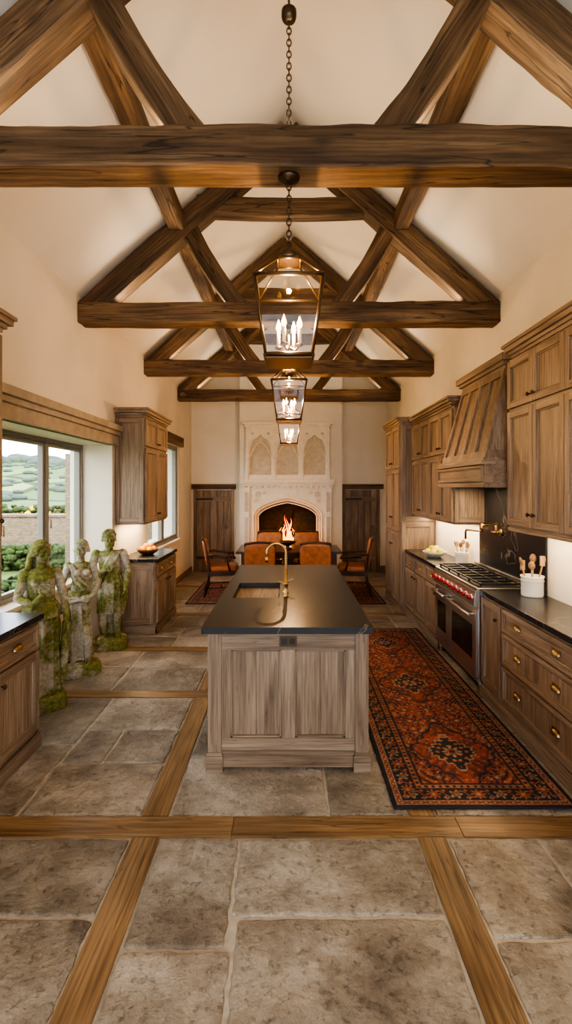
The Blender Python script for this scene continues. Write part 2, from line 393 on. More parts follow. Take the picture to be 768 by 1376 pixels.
slab(-1.62,-.81,2.03,2.49);slab(-2.1,-1.62,1.9,2.49);slab(-1.5,-.81,1.45,2.03);split(-2.1,-1.5,FY,1.9);split(-1.5,-.81,FY,1.45)
slab(.81,1.28,1.93,2.49);slab(1.28,2.1,2.1,2.49);split(.81,1.28,FY,1.93);split(1.28,2.1,FY,2.1)
slab(-.66,.22,2.65,3.25);slab(.22,.66,2.65,3.25);split(-.66,.66,3.25,4.15)
slab(-1.5,-.81,2.65,3.16);slab(-2.1,-1.5,2.65,3.4);slab(-1.22,-.81,3.16,3.6);slab(-1.5,-1.22,3.16,3.6);slab(-2.1,-1.5,3.4,4.15);slab(-1.5,-.81,3.6,4.15)
slab(-2.43,-2.1,3.1,4.15)
split(.81,2.1,2.65,4.15)
for (y0,y1) in ((4.29,5.33),(5.47,6.83),(6.97,8.75),(8.89,BY)):
    for i,(x0,x1) in enumerate(xs):
        if i==0 and y0>5.4: x0=-2.1
        split(x0,x1,y0,y1)
for yc,hw in ((2.57,.08),(4.22,.07),(5.4,.07),(6.9,.07),(8.82,.07)):
    xl=-2.42 if 3.1<yc<5.7 else -2.1
    for (a,c) in ((xl,-.3),(-.296,.9),(.904,2.1)):
        b.box(a,c,yc-hw+.004,yc+hw-.004,-.03,.001,FLW)
ye=[FY,2.49,2.65,4.15,4.29,5.33,5.47,6.83,6.97,8.75,8.89,BY]
for sx in (-.735,.735):
    for i in range(0,len(ye),2): 
        b.box(sx-.071,sx+.071,ye[i]+.002,ye[i+1]-.002,-.03,.001,FLW)
b.finish('floor',origin=False)

# ------------------------------------------------------------------ roof trusses
TY=[2.47+.09,4.9,7.1,9.2]
def rz(x,c=5.36): return c-.88*abs(x)
for ti,y in enumerate(TY+[-.2]):
    b=B()
    b.beam((-WX-.03,y,3.545),(WX+.03,y,3.545),.19,.205,OAK,80,.011)
    for sg in (-1,1):
        b.beam((sg*2.06,y,rz(2.06)),(0,y,rz(0)),.17,.22,OAK,44,.009)
        if ti<4: b.beam((sg*.50,y,3.62),(sg*1.03,y,4.48),.14,.165,OAK,22,.007,bow=-.035*sg)
    if ti<4: b.beam((-.92,y,4.64),(.92,y,4.64),.13,.18,OAK,24,.006,bow=-.03)
    b.finish('roof_truss')
for sg in (-1,1):
    b=B(); x=sg*1.12
    b.beam((x,FY,AZ-SL*1.12-.12),(x,BY,AZ-SL*1.12-.12),.15,.17,OAK,100,.008,side=Vector((1,0,0)))
    b.finish('roof_purlin')

# ------------------------------------------------------------------ cabinets
def shaker(b,x0,x1,z0,z1,y=0,fw=.05,handle=None,mat=CAB,hp=None,mull=False):
    g=.0035;x0+=g;x1-=g;z0+=g;z1-=g;t=.024
    b.box(x0,x0+fw,y,y+t,z0,z1,mat);b.box(x1-fw,x1,y,y+t,z0,z1,mat)
    b.box(x0+fw,x1-fw,y,y+t,z0,z0+fw,mat,0);b.box(x0+fw,x1-fw,y,y+t,z1-fw,z1,mat,0)
    b.box(x0+fw-.001,x1-fw+.001,y,y+.005,z0+fw-.001,z1-fw+.001,mat,2 if (z1-z0)>.22 else 0)
    q=.010
    for (a,c,d,e) in ((x0+fw,x0+fw+q,z0+fw,z1-fw),(x1-fw-q,x1-fw,z0+fw,z1-fw),(x0+fw,x1-fw,z0+fw,z0+fw+q),(x0+fw,x1-fw,z1-fw-q,z1-fw)):
        b.box(a,c,y,y+.014,d,e,mat)
    if handle=='knob':
        px,pz=hp; b.tube([(px,y+t-.002,pz),(px,y+t+.012,pz)],.006,BRONZE,8); b.sph((px,y+t+.02,pz),(.015,.011,.015),BRONZE,10,7)
def cup(b,x,y,z,w=.045):
    vs=[];n=10;fs=[]
    for i,(r,dz) in enumerate(((1.0,0),(.95,.012),(.7,.024),(.2,.031))):
        for k in range(n+1):
            a=math.pi*k/n; vs.append((x+w*r*math.cos(a),y+.026*r*math.sin(a)+.001,z+dz))
    for i in range(3):
        for k in range(n): fs.append((i*(n+1)+k,i*(n+1)+k+1,(i+1)*(n+1)+k+1,(i+1)*(n+1)+k))
    b.add(vs,fs,BRASSD,True)
    b.box(x-w,x+w,y,y+.003,z,z+.034,BRASSD)
def drawer(b,x0,x1,z0,z1,y=0,pulls=1):
    shaker(b,x0,x1,z0,z1,y,fw=.03)
    for i in range(pulls):
        cup(b,x0+(x1-x0)*((i+.5)/pulls if pulls==1 else (.24+.52*i)),y+.010,(z0+z1)/2-.015)
def cornice(b,x0,x1,d,z,ends=(1,1),mat=CAB):
    for i,(o,h0,h1) in enumerate(((.012,0,.025),(.03,.025,.05),(.055,.05,.085),(.07,.085,.11))):
        b.box(x0-o*ends[0],x1+o*ends[1],-d,o,z+h0,z+h1,mat,0)
def base_run(b,L,d,units,ztop=.88,plinth=.10,foot=True):
    b.box(0,L,-d,0,.0,ztop,CAB)
    b.box(-.0,L,-.02,.018,0,plinth,CAB,0); b.box(0,L,-.02,.024,0,plinth-.03,CAB,0)
    for u in units:
        k,x0,x1=u[0],u[1],u[2]
        if k=='door': shaker(b,x0,x1,.13,.86,0,handle='knob',hp=(u[3],.74))
        if k=='dd':
            drawer(b,x0,x1,.69,.86); shaker(b,x0,x1,.13,.68,0,handle='knob',hp=(u[3],.60))
        if k=='d3':
            drawer(b,x0,x1,.68,.86,0,2);drawer(b,x0,x1,.42,.67,0,2);drawer(b,x0,x1,.13,.41,0,2)

RX=1.68; G=.004
b=B();b.M=FR(RX,1.7); base_run(b,2.495,.42-G,[('d3',.02,1.06),('d3',1.09,2.08),('door',2.11,2.48,2.16)])
b.box(-.02,2.495,-.42+G,.03,.88,.92,STONE_TOP)
b.finish('kitchen_base_cabinet',.003)
b=B();b.M=FR(RX,5.405); base_run(b,1.495,.42-G,[('dd',.015,.49,.07),('dd',.51,.98,.94),('dd',1.0,1.48,1.06)])
b.box(0,1.495,-.42+G,.03,.88,.92,STONE_TOP)
b.finish('kitchen_base_cabinet',.003)
b=B();b.M=FR(1.60,6.93); L=1.0
b.box(0,L,-.5+G,0,0,2.72,CAB);b.box(-.012,L,-.48,.02,0,.11,CAB,0)
for (x0,x1,hx) in ((.02,.49,.44),(.51,.98,.56)):
    shaker(b,x0,x1,.14,1.15,handle='knob',hp=(hx,.95));shaker(b,x0,x1,1.17,2.06,handle='knob',hp=(hx,1.35));shaker(b,x0,x1,2.08,2.69,handle='knob',hp=(hx,2.16))
cornice(b,0,L,.5-G,2.70,(0.2,1))
b.M=FF(2.095,6.93)
shaker(b,.02,.49,.14,1.3,0,.06);shaker(b,.02,.49,1.32,2.68,0,.06)
b.finish('tall_larder_cabinet',.003)
b=B();b.M=FR(1.77,5.19);L=1.71
b.box(0,L,-.33+G,0,1.40,2.68,CAB)
for i in range(4):
    x0=.01+i*.423;x1=x0+.423;hx=x1-.04 if i%2==0 else x0+.04
    shaker(b,x0,x1,1.42,2.16,handle='knob',hp=(hx,1.5));shaker(b,x0,x1,2.18,2.65,handle='knob',hp=(hx,2.25))
cornice(b,0.075,L-.072,.33-G,2.68)
b.M=FF(2.095,5.19);shaker(b,.0,.325,1.42,2.66,0,.045)
fu=b.finish('wall_cabinet',.003)
b=B();b.M=FR(1.77,1.86);L=2.03
b.box(0,L,-.33+G,0,1.48,2.82,CAB)
for i in range(5):
    x0=.01+i*.402;x1=x0+.402;hx=x1-.035 if i%2==1 else x0+.035
    shaker(b,x0,x1,1.50,2.40,handle='knob',hp=(hx,1.6));shaker(b,x0,x1,2.42,2.80,handle='knob',hp=(hx,2.48))
cornice(b,0,L-.072,.33-G,2.82);b.box(0,L,-.33+G,.012,1.455,1.48,CAB)
nu=b.finish('wall_cabinet',.003)
b=B();b.M=FR(2.10-G,3.945);L=1.205
b.box(0,L,0,.50,1.84,1.99,CAB,0);b.box(-.0,L,0,.515,1.80,1.84,CAB,0);b.box(0,L,0,.53,1.99,2.02,CAB,0);b.box(0.01,L-.01,0,.51,2.02,2.05,CAB,0)
shaker(b,.02,L-.02,1.845,1.985,.50,.02)
def hx(y_,x0,x1,z0,z1,yt,x0t,x1t,mat=CAB,yb=0,ybt=0):
    b.hexa([(x0,yb,z0),(x1,yb,z0),(x1,y_,z0),(x0,y_,z0),(x0t,ybt,z1),(x1t,ybt,z1),(x1t,yt,z1),(x0t,yt,z1)],mat,2)
Z0,Z1=2.05,2.80
hx(.46,.04,L-.04,Z0,Z1,.27,.11,L-.11)
nb=5
for i in range(nb):
    f=i/(nb-1);xb=.04+(L-.08-.05)*f;xt=.11+(L-.22-.045)*f
    hx(.482,xb,xb+.05,Z0,Z1,.292,xt,xt+.045,yb=.45,ybt=.26)
for (z0,z1) in ((Z0,Z0+.06),(Z1-.06,Z1)):
    f0=(z0-Z0)/(Z1-Z0);f1=(z1-Z0)/(Z1-Z0)
    hx(.484-.19*f0,.038+.07*f0,L-.038-.07*f0,z0,z1,.484-.19*f1,.038+.07*f1,L-.038-.07*f1)
for (o,h0,h1) in ((.0,0,.03),(.025,.03,.06),(.05,.06,.12)):
    b.box(.10-o,L-.10+o,0,.29+o,Z1+h0,Z1+h1,CAB,0)
hood=b.finish('range_hood',.003)
b=B();b.M=FL(-1.75,3.38); base_run(b,1.7,.35-G,[('dd',.03,.53,.47),('dd',.55,1.1,.61),('dd',1.12,1.67,1.6)])
b.box(-.02,1.7,-.35+G,.03,.88,.92,STONE_TOP); b.finish('kitchen_base_cabinet',.003)
b=B();b.M=FL(-1.75,2.93);L=1.3
b.box(0,L,-.35+G,0,1.48,2.74,CAB)
for i in range(3): shaker(b,.01+i*.425,.435+i*.425,1.5,2.72,handle='knob',hp=(.05+i*.425,1.6))
cornice(b,0,L,.35-G,2.74);b.finish('wall_cabinet',.003)
b=B();b.M=FL(-1.64,6.95); base_run(b,1.0,.46-G,[('dd',.02,.49,.44),('dd',.51,.98,.56)])
b.box(-.02,1.02,-.46+G,.03,.88,.92,STONE_TOP)
b.M=FF(-1.64,5.95);shaker(b,.01,.45,.12,.86,0,.06);b.box(0,.455,0,.015,0,.1,CAB)
b.finish('kitchen_base_cabinet',.003)
b=B();b.M=FL(-1.75,6.9);L=1.05
b.box(0,L,-.35+G,0,1.35,2.66,CAB)
for i in range(2):
    x0=.01+i*.515;x1=x0+.515;hx_=x1-.04 if i==0 else x0+.04
    shaker(b,x0,x1,1.37,2.28,handle='knob',hp=(hx_,1.46));shaker(b,x0,x1,2.30,2.64,handle='knob',hp=(hx_,2.36))
cornice(b,0,L,.35-G,2.65)
b.M=FF(-1.75,5.85);shaker(b,.0,.345,1.37,2.64,0,.05)
lu=b.finish('wall_cabinet',.003)

# ------------------------------------------------------------------ island
b=B();ix0,ix1,iy0,iy1=-.515,.505,3.09,5.44
b.box(ix0+.03,ix1-.03,iy0+.02,iy1-.02,.0,.876,CAB)
W=ix1-ix0
b.M=FF(ix1,iy0)
pw=.085
for x0 in (0,W-pw):
    b.box(x0,x0+pw,-.08,.022,.0,.876,CAB,2)
    b.box(x0-.012,x0+pw+.012,-.09,.036,.0,.10,CAB,0);b.box(x0-.006,x0+pw+.006,-.085,.030,.10,.118,CAB,0)
    b.box(x0+.02,x0+pw-.02,.022,.026,.17,.82,CAB,2)
b.box(pw,W-pw,-.03,.012,.02,.11,CAB,0);b.box(pw,W-pw,-.03,.018,.11,.125,CAB,0)
b.box(pw,W-pw,-.02,.012,.125,.205,CAB,0);b.box(pw,W-pw,-.02,.012,.765,.876,CAB,0)
b.box(pw,pw+.06,-.02,.012,.205,.765,CAB,2);b.box(W-pw-.06,W-pw,-.02,.012,.205,.765,CAB,2);b.box(W/2-.045,W/2+.045,-.02,.012,.205,.765,CAB,2)
for a,c in ((pw+.06,W/2-.045),(W/2+.045,W-pw-.06)):
    for k in range(2):
        m0=a+(c-a)*k/2;m1=a+(c-a)*(k+1)/2
        b.box(m0+.0015,m1-.0015,-.02,-.012,.205,.765,CAB,2)
    q=.012
    for (p0,p1,p2,p3) in ((a,a+q,.205,.765),(c-q,c,.205,.765),(a,c,.205,.205+q),(a,c,.765-q,.765)): b.box(p0,p1,-.02,.004,p2,p3,CAB)
b.box(W/2-.055,W/2+.055,.012,.018,.79,.855,BRONZE);
for k in (-1,1): b.box(W/2+k*.026-.018,W/2+k*.026+.018,.018,.021,.803,.842,BLACK)
for fr in (FL(ix1,iy1),FR(ix0,iy0)):
    b.M=fr;Ls=iy1-iy0
    b.box(0,Ls,-.03,.0,.0,.11,CAB,0)
    for x0 in (0,Ls-.085): b.box(x0,x0+.085,-.05,.0,0,.876,CAB,2)
    for i in range(4):
        a=.1+i*(Ls-.2)/4; shaker(b,a,a+(Ls-.2)/4,.14,.85,-.028,.06)
b.M=Matrix.Identity(4)
tx0,tx1,ty0,ty1=-.552,.532,3.04,5.50; sx0,sx1,sy0,sy1=-.45,-.08,3.86,4.46
z0,z1=.878,.92
xs_=[tx0,sx0,sx1,tx1];ys_=[ty0,sy0,sy1,ty1];vs=[];fs=[]
for z in (z0,z1):
    for yy in ys_:
        for xx in xs_: vs.append((xx,yy,z))
for j in range(3):
    for i in range(3):
        if i==1 and j==1: continue
        a=j*4+i; fs.append((a,a+4,a+5,a+1)); a+=16; fs.append((a,a+1,a+5,a+4))
def sd(a,c): fs.append((a,c,c+16,a+16))
for i in range(3): sd(i,i+1); sd(15-i,14-i); sd(3+4*i,7+4*i); sd(12-4*i,8-4*i)
sd(6,5);sd(10,6);sd(9,10);sd(5,9)
b.add(vs,fs,STONE_TOP,False,1)
vs=[];e=.004
for (dx,z) in ((e,.915),(0.012,.72)):
    for (xx,yy) in ((sx0+dx,sy0+dx),(sx1-dx,sy0+dx),(sx1-dx,sy1-dx),(sx0+dx,sy1-dx)): vs.append((xx,yy,z))
b.add(vs,[(4,5,6,7),(0,1,5,4),(1,2,6,5),(2,3,7,6),(3,0,4,7)],SINKM)
b.finish('kitchen_island',.003)
b=B();fx,fy=-.025,4.06
b.lathe([(.028,0),(.028,.008),(.018,.014),(.016,.06),(.022,.065),(.022,.075),(.014,.08),(.013,.2)],(fx,fy,.92),BRASS,16)
pts=[(fx,fy,1.1)]+[(fx,fy,1.1+.15*i/4) for i in range(1,5)]
for i in range(1,13):
    a=math.pi*i/12; pts.append((fx-.080+.080*math.cos(a),fy+.0,1.25+.080*math.sin(a)))
pts.append((fx-.16,fy,1.20))
b.tube(pts,.010,BRASS,12); b.tube([(fx-.16,fy,1.22),(fx-.16,fy,1.17)],.014,BRASS,12)
b.tube([(fx,fy,1.0),(fx+.05,fy-.02,1.03)],.007,BRASS,8);b.sph((fx+.055,fy-.022,1.032),.011,BRASS)
for k in range(6): b.tube([(fx,fy,1.12+k*.02),(fx,fy,1.128+k*.02)],.0135,BRASS,12)
b.lathe([(.02,0),(.02,.01),(.012,.015),(.012,.1),(.016,.105),(.006,.12)],(fx+.0,fy-.17,.92),BRASS,14)
b.tube([(fx,fy-.17,1.03),(fx-.06,fy-.17,1.045)],.005,BRASS,8)
b.finish('brass_faucet')

# ------------------------------------------------------------------ range cooker
b=B();b.M=FR(RX,4.2);L=1.2
b.box(.003,L-.003,-.40,.03,.10,.905,STEEL,0)
b.box(.02,L-.02,-.38,-.02,.02,.10,BLACK)
for x in (.05,L-.05):
    for yy in (-.35,-.0): b.tube([(x,yy,0),(x,yy,.1)],.02,STEEL,10)
b.hexa([(.003,.03,.755),(L-.003,.03,.755),(L-.003,.075,.77),(.003,.075,.77),(.003,.03,.905),(L-.003,.03,.905),(L-.003,.06,.895),(.003,.06,.895)],STEEL,0)
for i in range(9):
    x=.08+i*(L-.16)/8; b.tube([(x,.06,.83),(x,.078,.832)],.026,STEEL,14); b.tube([(x,.074,.832),(x,.105,.834)],[.021,.018],REDK,14)
for (a,c) in ((.02,.72),(.74,L-.02)):
    b.box(a,c,.03,.052,.14,.735,STEEL,0)
    b.box(a+.09,c-.09,.052,.056,.28,.58,DGLASS)
    b.tube([(a+.04,.095,.68),(c-.04,.095,.68)],.014,STEEL,12)
    for x in (a+.07,c-.07): b.tube([(x,.05,.68),(x,.095,.68)],.008,STEEL,8)
b.box(0.003,L-.003,.03,.045,.105,.135,STEEL,0)
b.box(0.003,L-.003,-.41,.05,.905,.922,STEEL,0)
b.box(.03,L-.03,-.36,.02,.922,.926,BLACK)
b.box(.003,L-.003,-.41,-.385,.92,.975,STEEL,0)
for i in range(4):
    x0=.035+i*.283;x1=x0+.278
    for yy in (-.35,-.17,.0): b.box(x0,x1,yy-.007,yy+.007,.945,.96,BLACK)
    for xx in (x0+.006,(x0+x1)/2,x1-.006): b.box(xx-.006,xx+.006,-.355,.01,.945,.96,BLACK)
    for xx in (x0+.006,x1-.006):
        for yy in (-.35,.0): b.box(xx-.006,xx+.006,yy-.006,yy+.006,.922,.95,BLACK)
    for yy in (-.26,-.085): b.lathe([(.05,0),(.05,.012),(.03,.016),(.03,.02)],((x0+x1)/2,yy,.924),BLACK,16)
b.finish('range_cooker',.002)
b=B();b.box(2.085,2.098,3.93,5.30,.925,1.795,STONE_TOP);b.finish('backsplash_slab',.002,)
b=B();b.M=FR(2.083,4.75)
b.tube([(0,0,1.36),(0,.012,1.36)],.032,BRASS,16);b.tube([(0,.01,1.36),(0,.06,1.36)],.012,BRASS)
b.tube([(0,.05,1.33),(0,.05,1.45)],.012,BRASS)
b.tube([(0,.05,1.44),(-.1,.17,1.44),(-.2,.27,1.44)],.010,BRASS);b.tube([(-.2,.27,1.46),(-.2,.27,1.38)],.013,BRASS)
b.tube([(-.2,.27,1.39),(-.12,.33,1.39),(-.05,.36,1.39),(-.04,.365,1.375),(-.04,.365,1.30)],.010,BRASS)
b.tube([(0,.06,1.36),(.05,.08,1.36)],.007,BRASS);b.tube([(-.2,.27,1.42),(-.25,.29,1.42)],.007,BRASS)
b.finish('pot_filler_tap')

def crock(X,Y,s=1):
    b=B()
    b.lathe([(.080*s,0),(.085*s,.01),(.085*s,.15*s),(.09*s,.155*s),(.09*s,.165*s),(.08*s,.165*s),(.077*s,.03)],(X,Y,.92),CERAM,24)
    b.tube([(X+.087*s*math.cos(a),Y+.087*s*math.sin(a),.925+.12*s) for a in [2*math.pi*k/24 for k in range(24)]],.004,BOWLW,6,closed=True)
    for k in range(6):
        a=k*1.05;dx=math.cos(a);dy=math.sin(a);p0=Vector((X+.03*dx*s,Y+.03*dy*s,.96));p1=Vector((X+.085*dx*s,Y+.085*dy*s,.92+U(.2,.27)*s))
        b.tube([p0,p1],.006*s,LIGHTW,8); d=(p1-p0).normalized(); q=d.to_track_quat('Z','Y').to_matrix()
        if k%3==2: b.box(p1.x-.02*s,p1.x+.02*s,p1.y-.004,p1.y+.004,p1.z-.01,p1.z+.07*s,LIGHTW)
        else: b.sph(p1+d*.025*s,(.026*s,.010*s,.038*s),LIGHTW,12,8,rot=q)
    return b.finish('utensil_crock')
crock(1.975,3.93,1.0);crock(1.985,5.56,.85)
def fruitbowl(X,Y,r,fr,bm):
    b=B();h=r*.5
    b.lathe([(r*.45,0),(r*.5,.008),(r*.8,h*.5),(r,h),(r*.96,h),(r*.75,h*.5),(r*.4,.02)],(X,Y,.92),bm,28)
    for i in range(6):
        a=i*1.05;rr=r*.27;m=fr[i%len(fr)]; b.sph((X+math.cos(a)*r*.55,Y+math.sin(a)*r*.55,.92+h*.95),(rr,rr*1.05,rr),m,14,10)
    for i in range(3):
        a=i*2.1+.5;rr=r*.27; b.sph((X+math.cos(a)*r*.24,Y+math.sin(a)*r*.24,.92+h*1.4),rr,fr[(i+1)%len(fr)],14,10)
    return b.finish('fruit_bowl')
fruitbowl(1.84,6.12,.15,[LEMON,LEMON,GREENF],BOWLW)
fruitbowl(-1.85,6.35,.15,[ORANGE,ORANGE,LEMON],BOWLM)

# ------------------------------------------------------------------ lanterns
def lantern(y,zt,zb,top,upper=False,E=28):
    b=B();H=zt-zb;w=.172;wb=.118;zr=zb+H*.70;zc=zb+H*.93
    def P(wx,z): return [(-wx,y-wx,z),(wx,y-wx,z),(wx,y+wx,z),(-wx,y+wx,z)]
    A=P(w,zr);Bt=P(wb,zb+.02);C=P(.058,zc)
    t=.008
    for i in range(4):
        b.tube([Bt[i],A[i]],t,LBRASS,4);b.tube([A[i],C[i]],t,LBRASS,4)
        j=(i+1)%4
        b.tube([A[i],A[j]],t*1.45,LBRASS,4);b.tube([Bt[i],Bt[j]],t*1.6,LBRASS,4);b.tube([C[i],C[j]],t,LBRASS,4)
        b.add([Bt[i],Bt[j],A[j],A[i]],[(0,1,2,3)],GLASS);b.add([A[i],A[j],C[j],C[i]],[(0,1,2,3)],GLASS)
    b.box(-wb,wb,y-wb,y+wb,zb,zb+.018,LBRASS)
    b.hexa(P(.066,zc)+P(.05,zc+.012),LBRASS)
    b.lathe([(.048,0),(.05,.02),(.03,.035),(.035,.04),(.02,.055),(.010,.075)],(0,y,zc+.012),LBRASS,16)
    def ring(z,r,flip):
        b.tube([((r*.6*math.cos(a)) if flip else 0,y+(0 if flip else r*.6*math.cos(a)),z+r*math.sin(a)) for a in [2*math.pi*k/10 for k in range(10)]],.0035,BRONZE,5,closed=True)
    z=zc+.09;k=0
    while z<top-.02: ring(z,.02,k%2==0);z+=.031;k+=1
    b.lathe([(.012,-.045),(.03,-.035),(.055,-.02),(.06,0)],(0,y,top+.004),BRONZE,20)
    b.tube([(0,y,zb+.02),(0,y,zb+.15)],.006,LBRASS,8)
    for i in range(4):
        a=math.pi/4+.35+i*math.pi/2;dx=math.cos(a)*.062;dy=math.sin(a)*.062
        b.tube([(0,y,zb+.09),(dx*.5,y+dy*.5,zb+.065),(dx,y+dy,zb+.085)],.0045,LBRASS,6)
        b.lathe([(.006,0),(.02,.006),(.02,.012)],(dx,y+dy,zb+.082),LBRASS,12)
        b.lathe([(.009,0),(.009,.085)],(dx,y+dy,zb+.092),WAX,10)
        b.lathe([(.006,0),(.014,.016),(.013,.030),(.005,.052),(.001,.066)],(dx,y+dy,zb+.177),BULB,10)
    if upper:
        z=top+.215;k=0
        while z<4.27: ring(z,.02,k%2==0);z+=.031;k+=1
        b.lathe([(.05,0),(.045,.02),(.02,.035),(.01,.05)],(0,y,top+.205),BRONZE,16)
        b.lathe([(.012,-.03),(.035,-.015),(.04,.0),(.04,.03),(.02,.045)],(0,y,4.29),BRONZE,16)
        b.tube([(0,y,4.32),(0,y,4.57)],.006,BRONZE,8)
    o=b.finish('lantern_pendant')
    light('POINT','lantern_bulb_light',(0,y,zb+.205),E,(1,.60,.29),o,radius=.014)
lantern(2.56,3.03,2.455,3.442,True,26);lantern(4.9,3.03,2.455,3.442,E=30);lantern(7.1,3.03,2.42,3.442,E=42)

# ------------------------------------------------------------------ fireplace
b=B();cx=-.03;yf=9.86;yb=9.998
def arch(x,hw,zs,za):
    t=min(1,abs(x)/hw); return zs+(za-zs)*((1-t**2.6)**.5*.62+(1-t)*.38)
def archslab(b,x0,x1,ztop,xc,hw,zs,za,y0,y1,mat,zbot=0,n=24,fn=arch):
    b.box(x0,xc-hw,y0,y1,zbot,ztop,mat);b.box(xc+hw,x1,y0,y1,zbot,ztop,mat)
    for i in range(n):
        a=-hw+2*hw*i/n;c=-hw+2*hw*(i+1)/n
        za_,zc_=fn(a,hw,zs,za),fn(c,hw,zs,za)
        b.hexa([(xc+a,y0,za_),(xc+c,y0,zc_),(xc+c,y1,zc_),(xc+a,y1,za_),(xc+a,y0,ztop),(xc+c,y0,ztop),(xc+c,y1,ztop),(xc+a,y1,ztop)],mat,0)
archslab(b,-.94,.88,1.80,cx,.68,1.22,1.58,yf,yb,LIME)
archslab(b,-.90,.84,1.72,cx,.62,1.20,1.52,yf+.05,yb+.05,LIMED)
for hw,zs,za,r,yy in ((.70,1.23,1.61,.018,yf-.004),(.655,1.215,1.55,.014,yf+.025),(.60,1.19,1.49,.012,yf+.07)):
    pts=[(cx-hw,yy,.0),(cx-hw,yy,zs*.5)]+[(cx+hw*math.sin(math.pi*(i/32-.5)),yy,arch(hw*math.sin(math.pi*(i/32-.5)),hw,zs,za)) for i in range(33)]+[(cx+hw,yy,zs*.5),(cx+hw,yy,0)]
    b.tube(pts,r,LIME,8)
# darker discs standing in for shaded spandrel recesses + carved quatrefoils
for sg in (-1,1):
    for k,(dx,dz,r) in enumerate(((.60,1.66,.06),(.47,1.69,.035),(.64,1.53,.035))):
        b.tube([(cx+sg*dx+r*math.cos(a),yf-.006,dz+r*math.sin(a)) for a in [2*math.pi*j/16 for j in range(16)]],.010,LIME,6,closed=True)
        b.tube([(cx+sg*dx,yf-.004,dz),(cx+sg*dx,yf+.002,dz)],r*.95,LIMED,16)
        for j in range(4):
            a=j*math.pi/2; b.sph((cx+sg*dx+r*.45*math.cos(a),yf-.004,dz+r*.45*math.sin(a)),(r*.3,.012,r*.3),LIME,8,6)
    x=cx+sg*.83; b.box(x-.06,x+.06,yf-.04,yf,.0,1.80,LIME);b.box(x-.08,x+.08,yf-.06,yf,.0,.16,LIME)
    for (za,zb_) in ((.3,1.2),(1.3,1.7)):
        b.box(x-.038,x+.038,yf-.044,yf-.04,za,zb_,LIMED)
        for xx in (x-.042,x+.042): b.box(xx-.006,xx+.006,yf-.054,yf-.04,za,zb_,LIME)
for z in (1.755,): b.box(-.72,.66,yf-.018,yf,z,z+.022,LIME)
for (o,h0,h1) in ((.02,1.80,1.83),(.05,1.83,1.87),(.09,1.87,1.90),(.11,1.90,1.96)):
    b.box(-.94-o*.4,.88+o*.4,yf-o,yb,h0,h1,LIME)
for i in range(16): b.sph((-.88+i*.113,yf-.03,1.815),(.03,.02,.02),LIME,8,6)
ox0,ox1=-.86,.80;yo=9.88
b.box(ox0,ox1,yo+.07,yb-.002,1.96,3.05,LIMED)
pw=(ox1-ox0)/3
def goth(x,hw,zs,za):
    t=min(1,abs(x)/hw); base=zs+(za-zs)*math.sqrt(max(0,1-t**1.6)); cusp=.045*abs(math.sin(t*math.pi*1.5))*(1-t*.4); return base-cusp
for i in range(4):
    x=ox0+i*pw; b.box(x-.025,x+.025,yo-.035,yo+.045,1.96,3.0,LIME); b.box(x-.035,x+.035,yo-.045,yo+.03,1.97,2.1,LIME)
for i in range(3):
    x0=ox0+i*pw+.026;x1=x0+pw-.052;c=(x0+x1)/2;hw=pw/2-.055
    archslab(b,x0,x1,3.0,c,hw,2.52,2.88,yo,yb-.04,LIME,1.96,24,goth)
    b.box(c-hw,c+hw,yo,yb-.04,1.96,2.06,LIME)
    for sg in (-1,1):
        b.tube([(c+sg*hw*.72+.035*math.cos(a),yo-.003,2.90+.035*math.sin(a)) for a in [2*math.pi*j/12 for j in range(12)]],.008,LIME,6,closed=True)
        b.tube([(c+sg*hw*.72,yo-.002,2.90),(c+sg*hw*.72,yo+.002,2.90)],.032,LIMED,12)
    for sg in (-1,1):
        pts=[(c+sg*hw*(1-f)*1.0,yo+.03,2.42+.30*math.sin(f*math.pi/2)) for f in [j/8 for j in range(9)]]
        b.tube(pts,.012,LIME,6)
    b.tube([(c,yo+.035,2.70),(c,yo+.035,2.84)],.011,LIME,6)
for (o,h0,h1) in ((.02,3.0,3.03),(.05,3.03,3.07),(.08,3.07,3.13)): b.box(ox0-o,ox1+o,yo-o,yb,h0,h1,LIME)
b.box(-1.1,1.05,9.45,9.86,0.0,.10,LIME)
b.box(-.655,.595,10.0,BY-.004,.0,.42,SOOT);b.box(-.655,.595,BY-.03,BY-.004,.42,1.655,SOOT);b.box(-.655,-.64,10.0,BY-.03,.42,1.655,SOOT);b.box(.58,.595,10.0,BY-.03,.42,1.655,SOOT);b.box(-.64,.58,10.0,BY-.03,1.60,1.655,SOOT)
b.finish('stone_fireplace',.003)
b=B()
for (p0,p1,r) in (((-.26,10.18,.50),(.2,10.14,.50),.05),((-.2,10.28,.51),(.24,10.26,.50),.055),((-.16,10.14,.60),(.15,10.28,.60),.045),((.14,10.12,.58),(-.1,10.28,.66),.035)):
    b.tube([p0,((p0[0]+p1[0])/2,(p0[1]+p1[1])/2,(p0[2]+p1[2])/2+.006),p1],[r,r*1.06,r*.94],LOG,12)
for i in range(14): b.sph((U(-.24,.2),U(10.12,10.28),U(.44,.47)),U(.02,.035),EMBER,8,6)
for x in (-.3,.26):
    b.tube([(x,10.08,.42),(x,10.08,.70)],.012,BLACK,8);b.sph((x,10.08,.72),.022,BLACK);b.tube([(x,10.08,.46),(x,10.32,.46)],.01,BLACK,8)
b.finish('fire_grate_logs')
b=B()
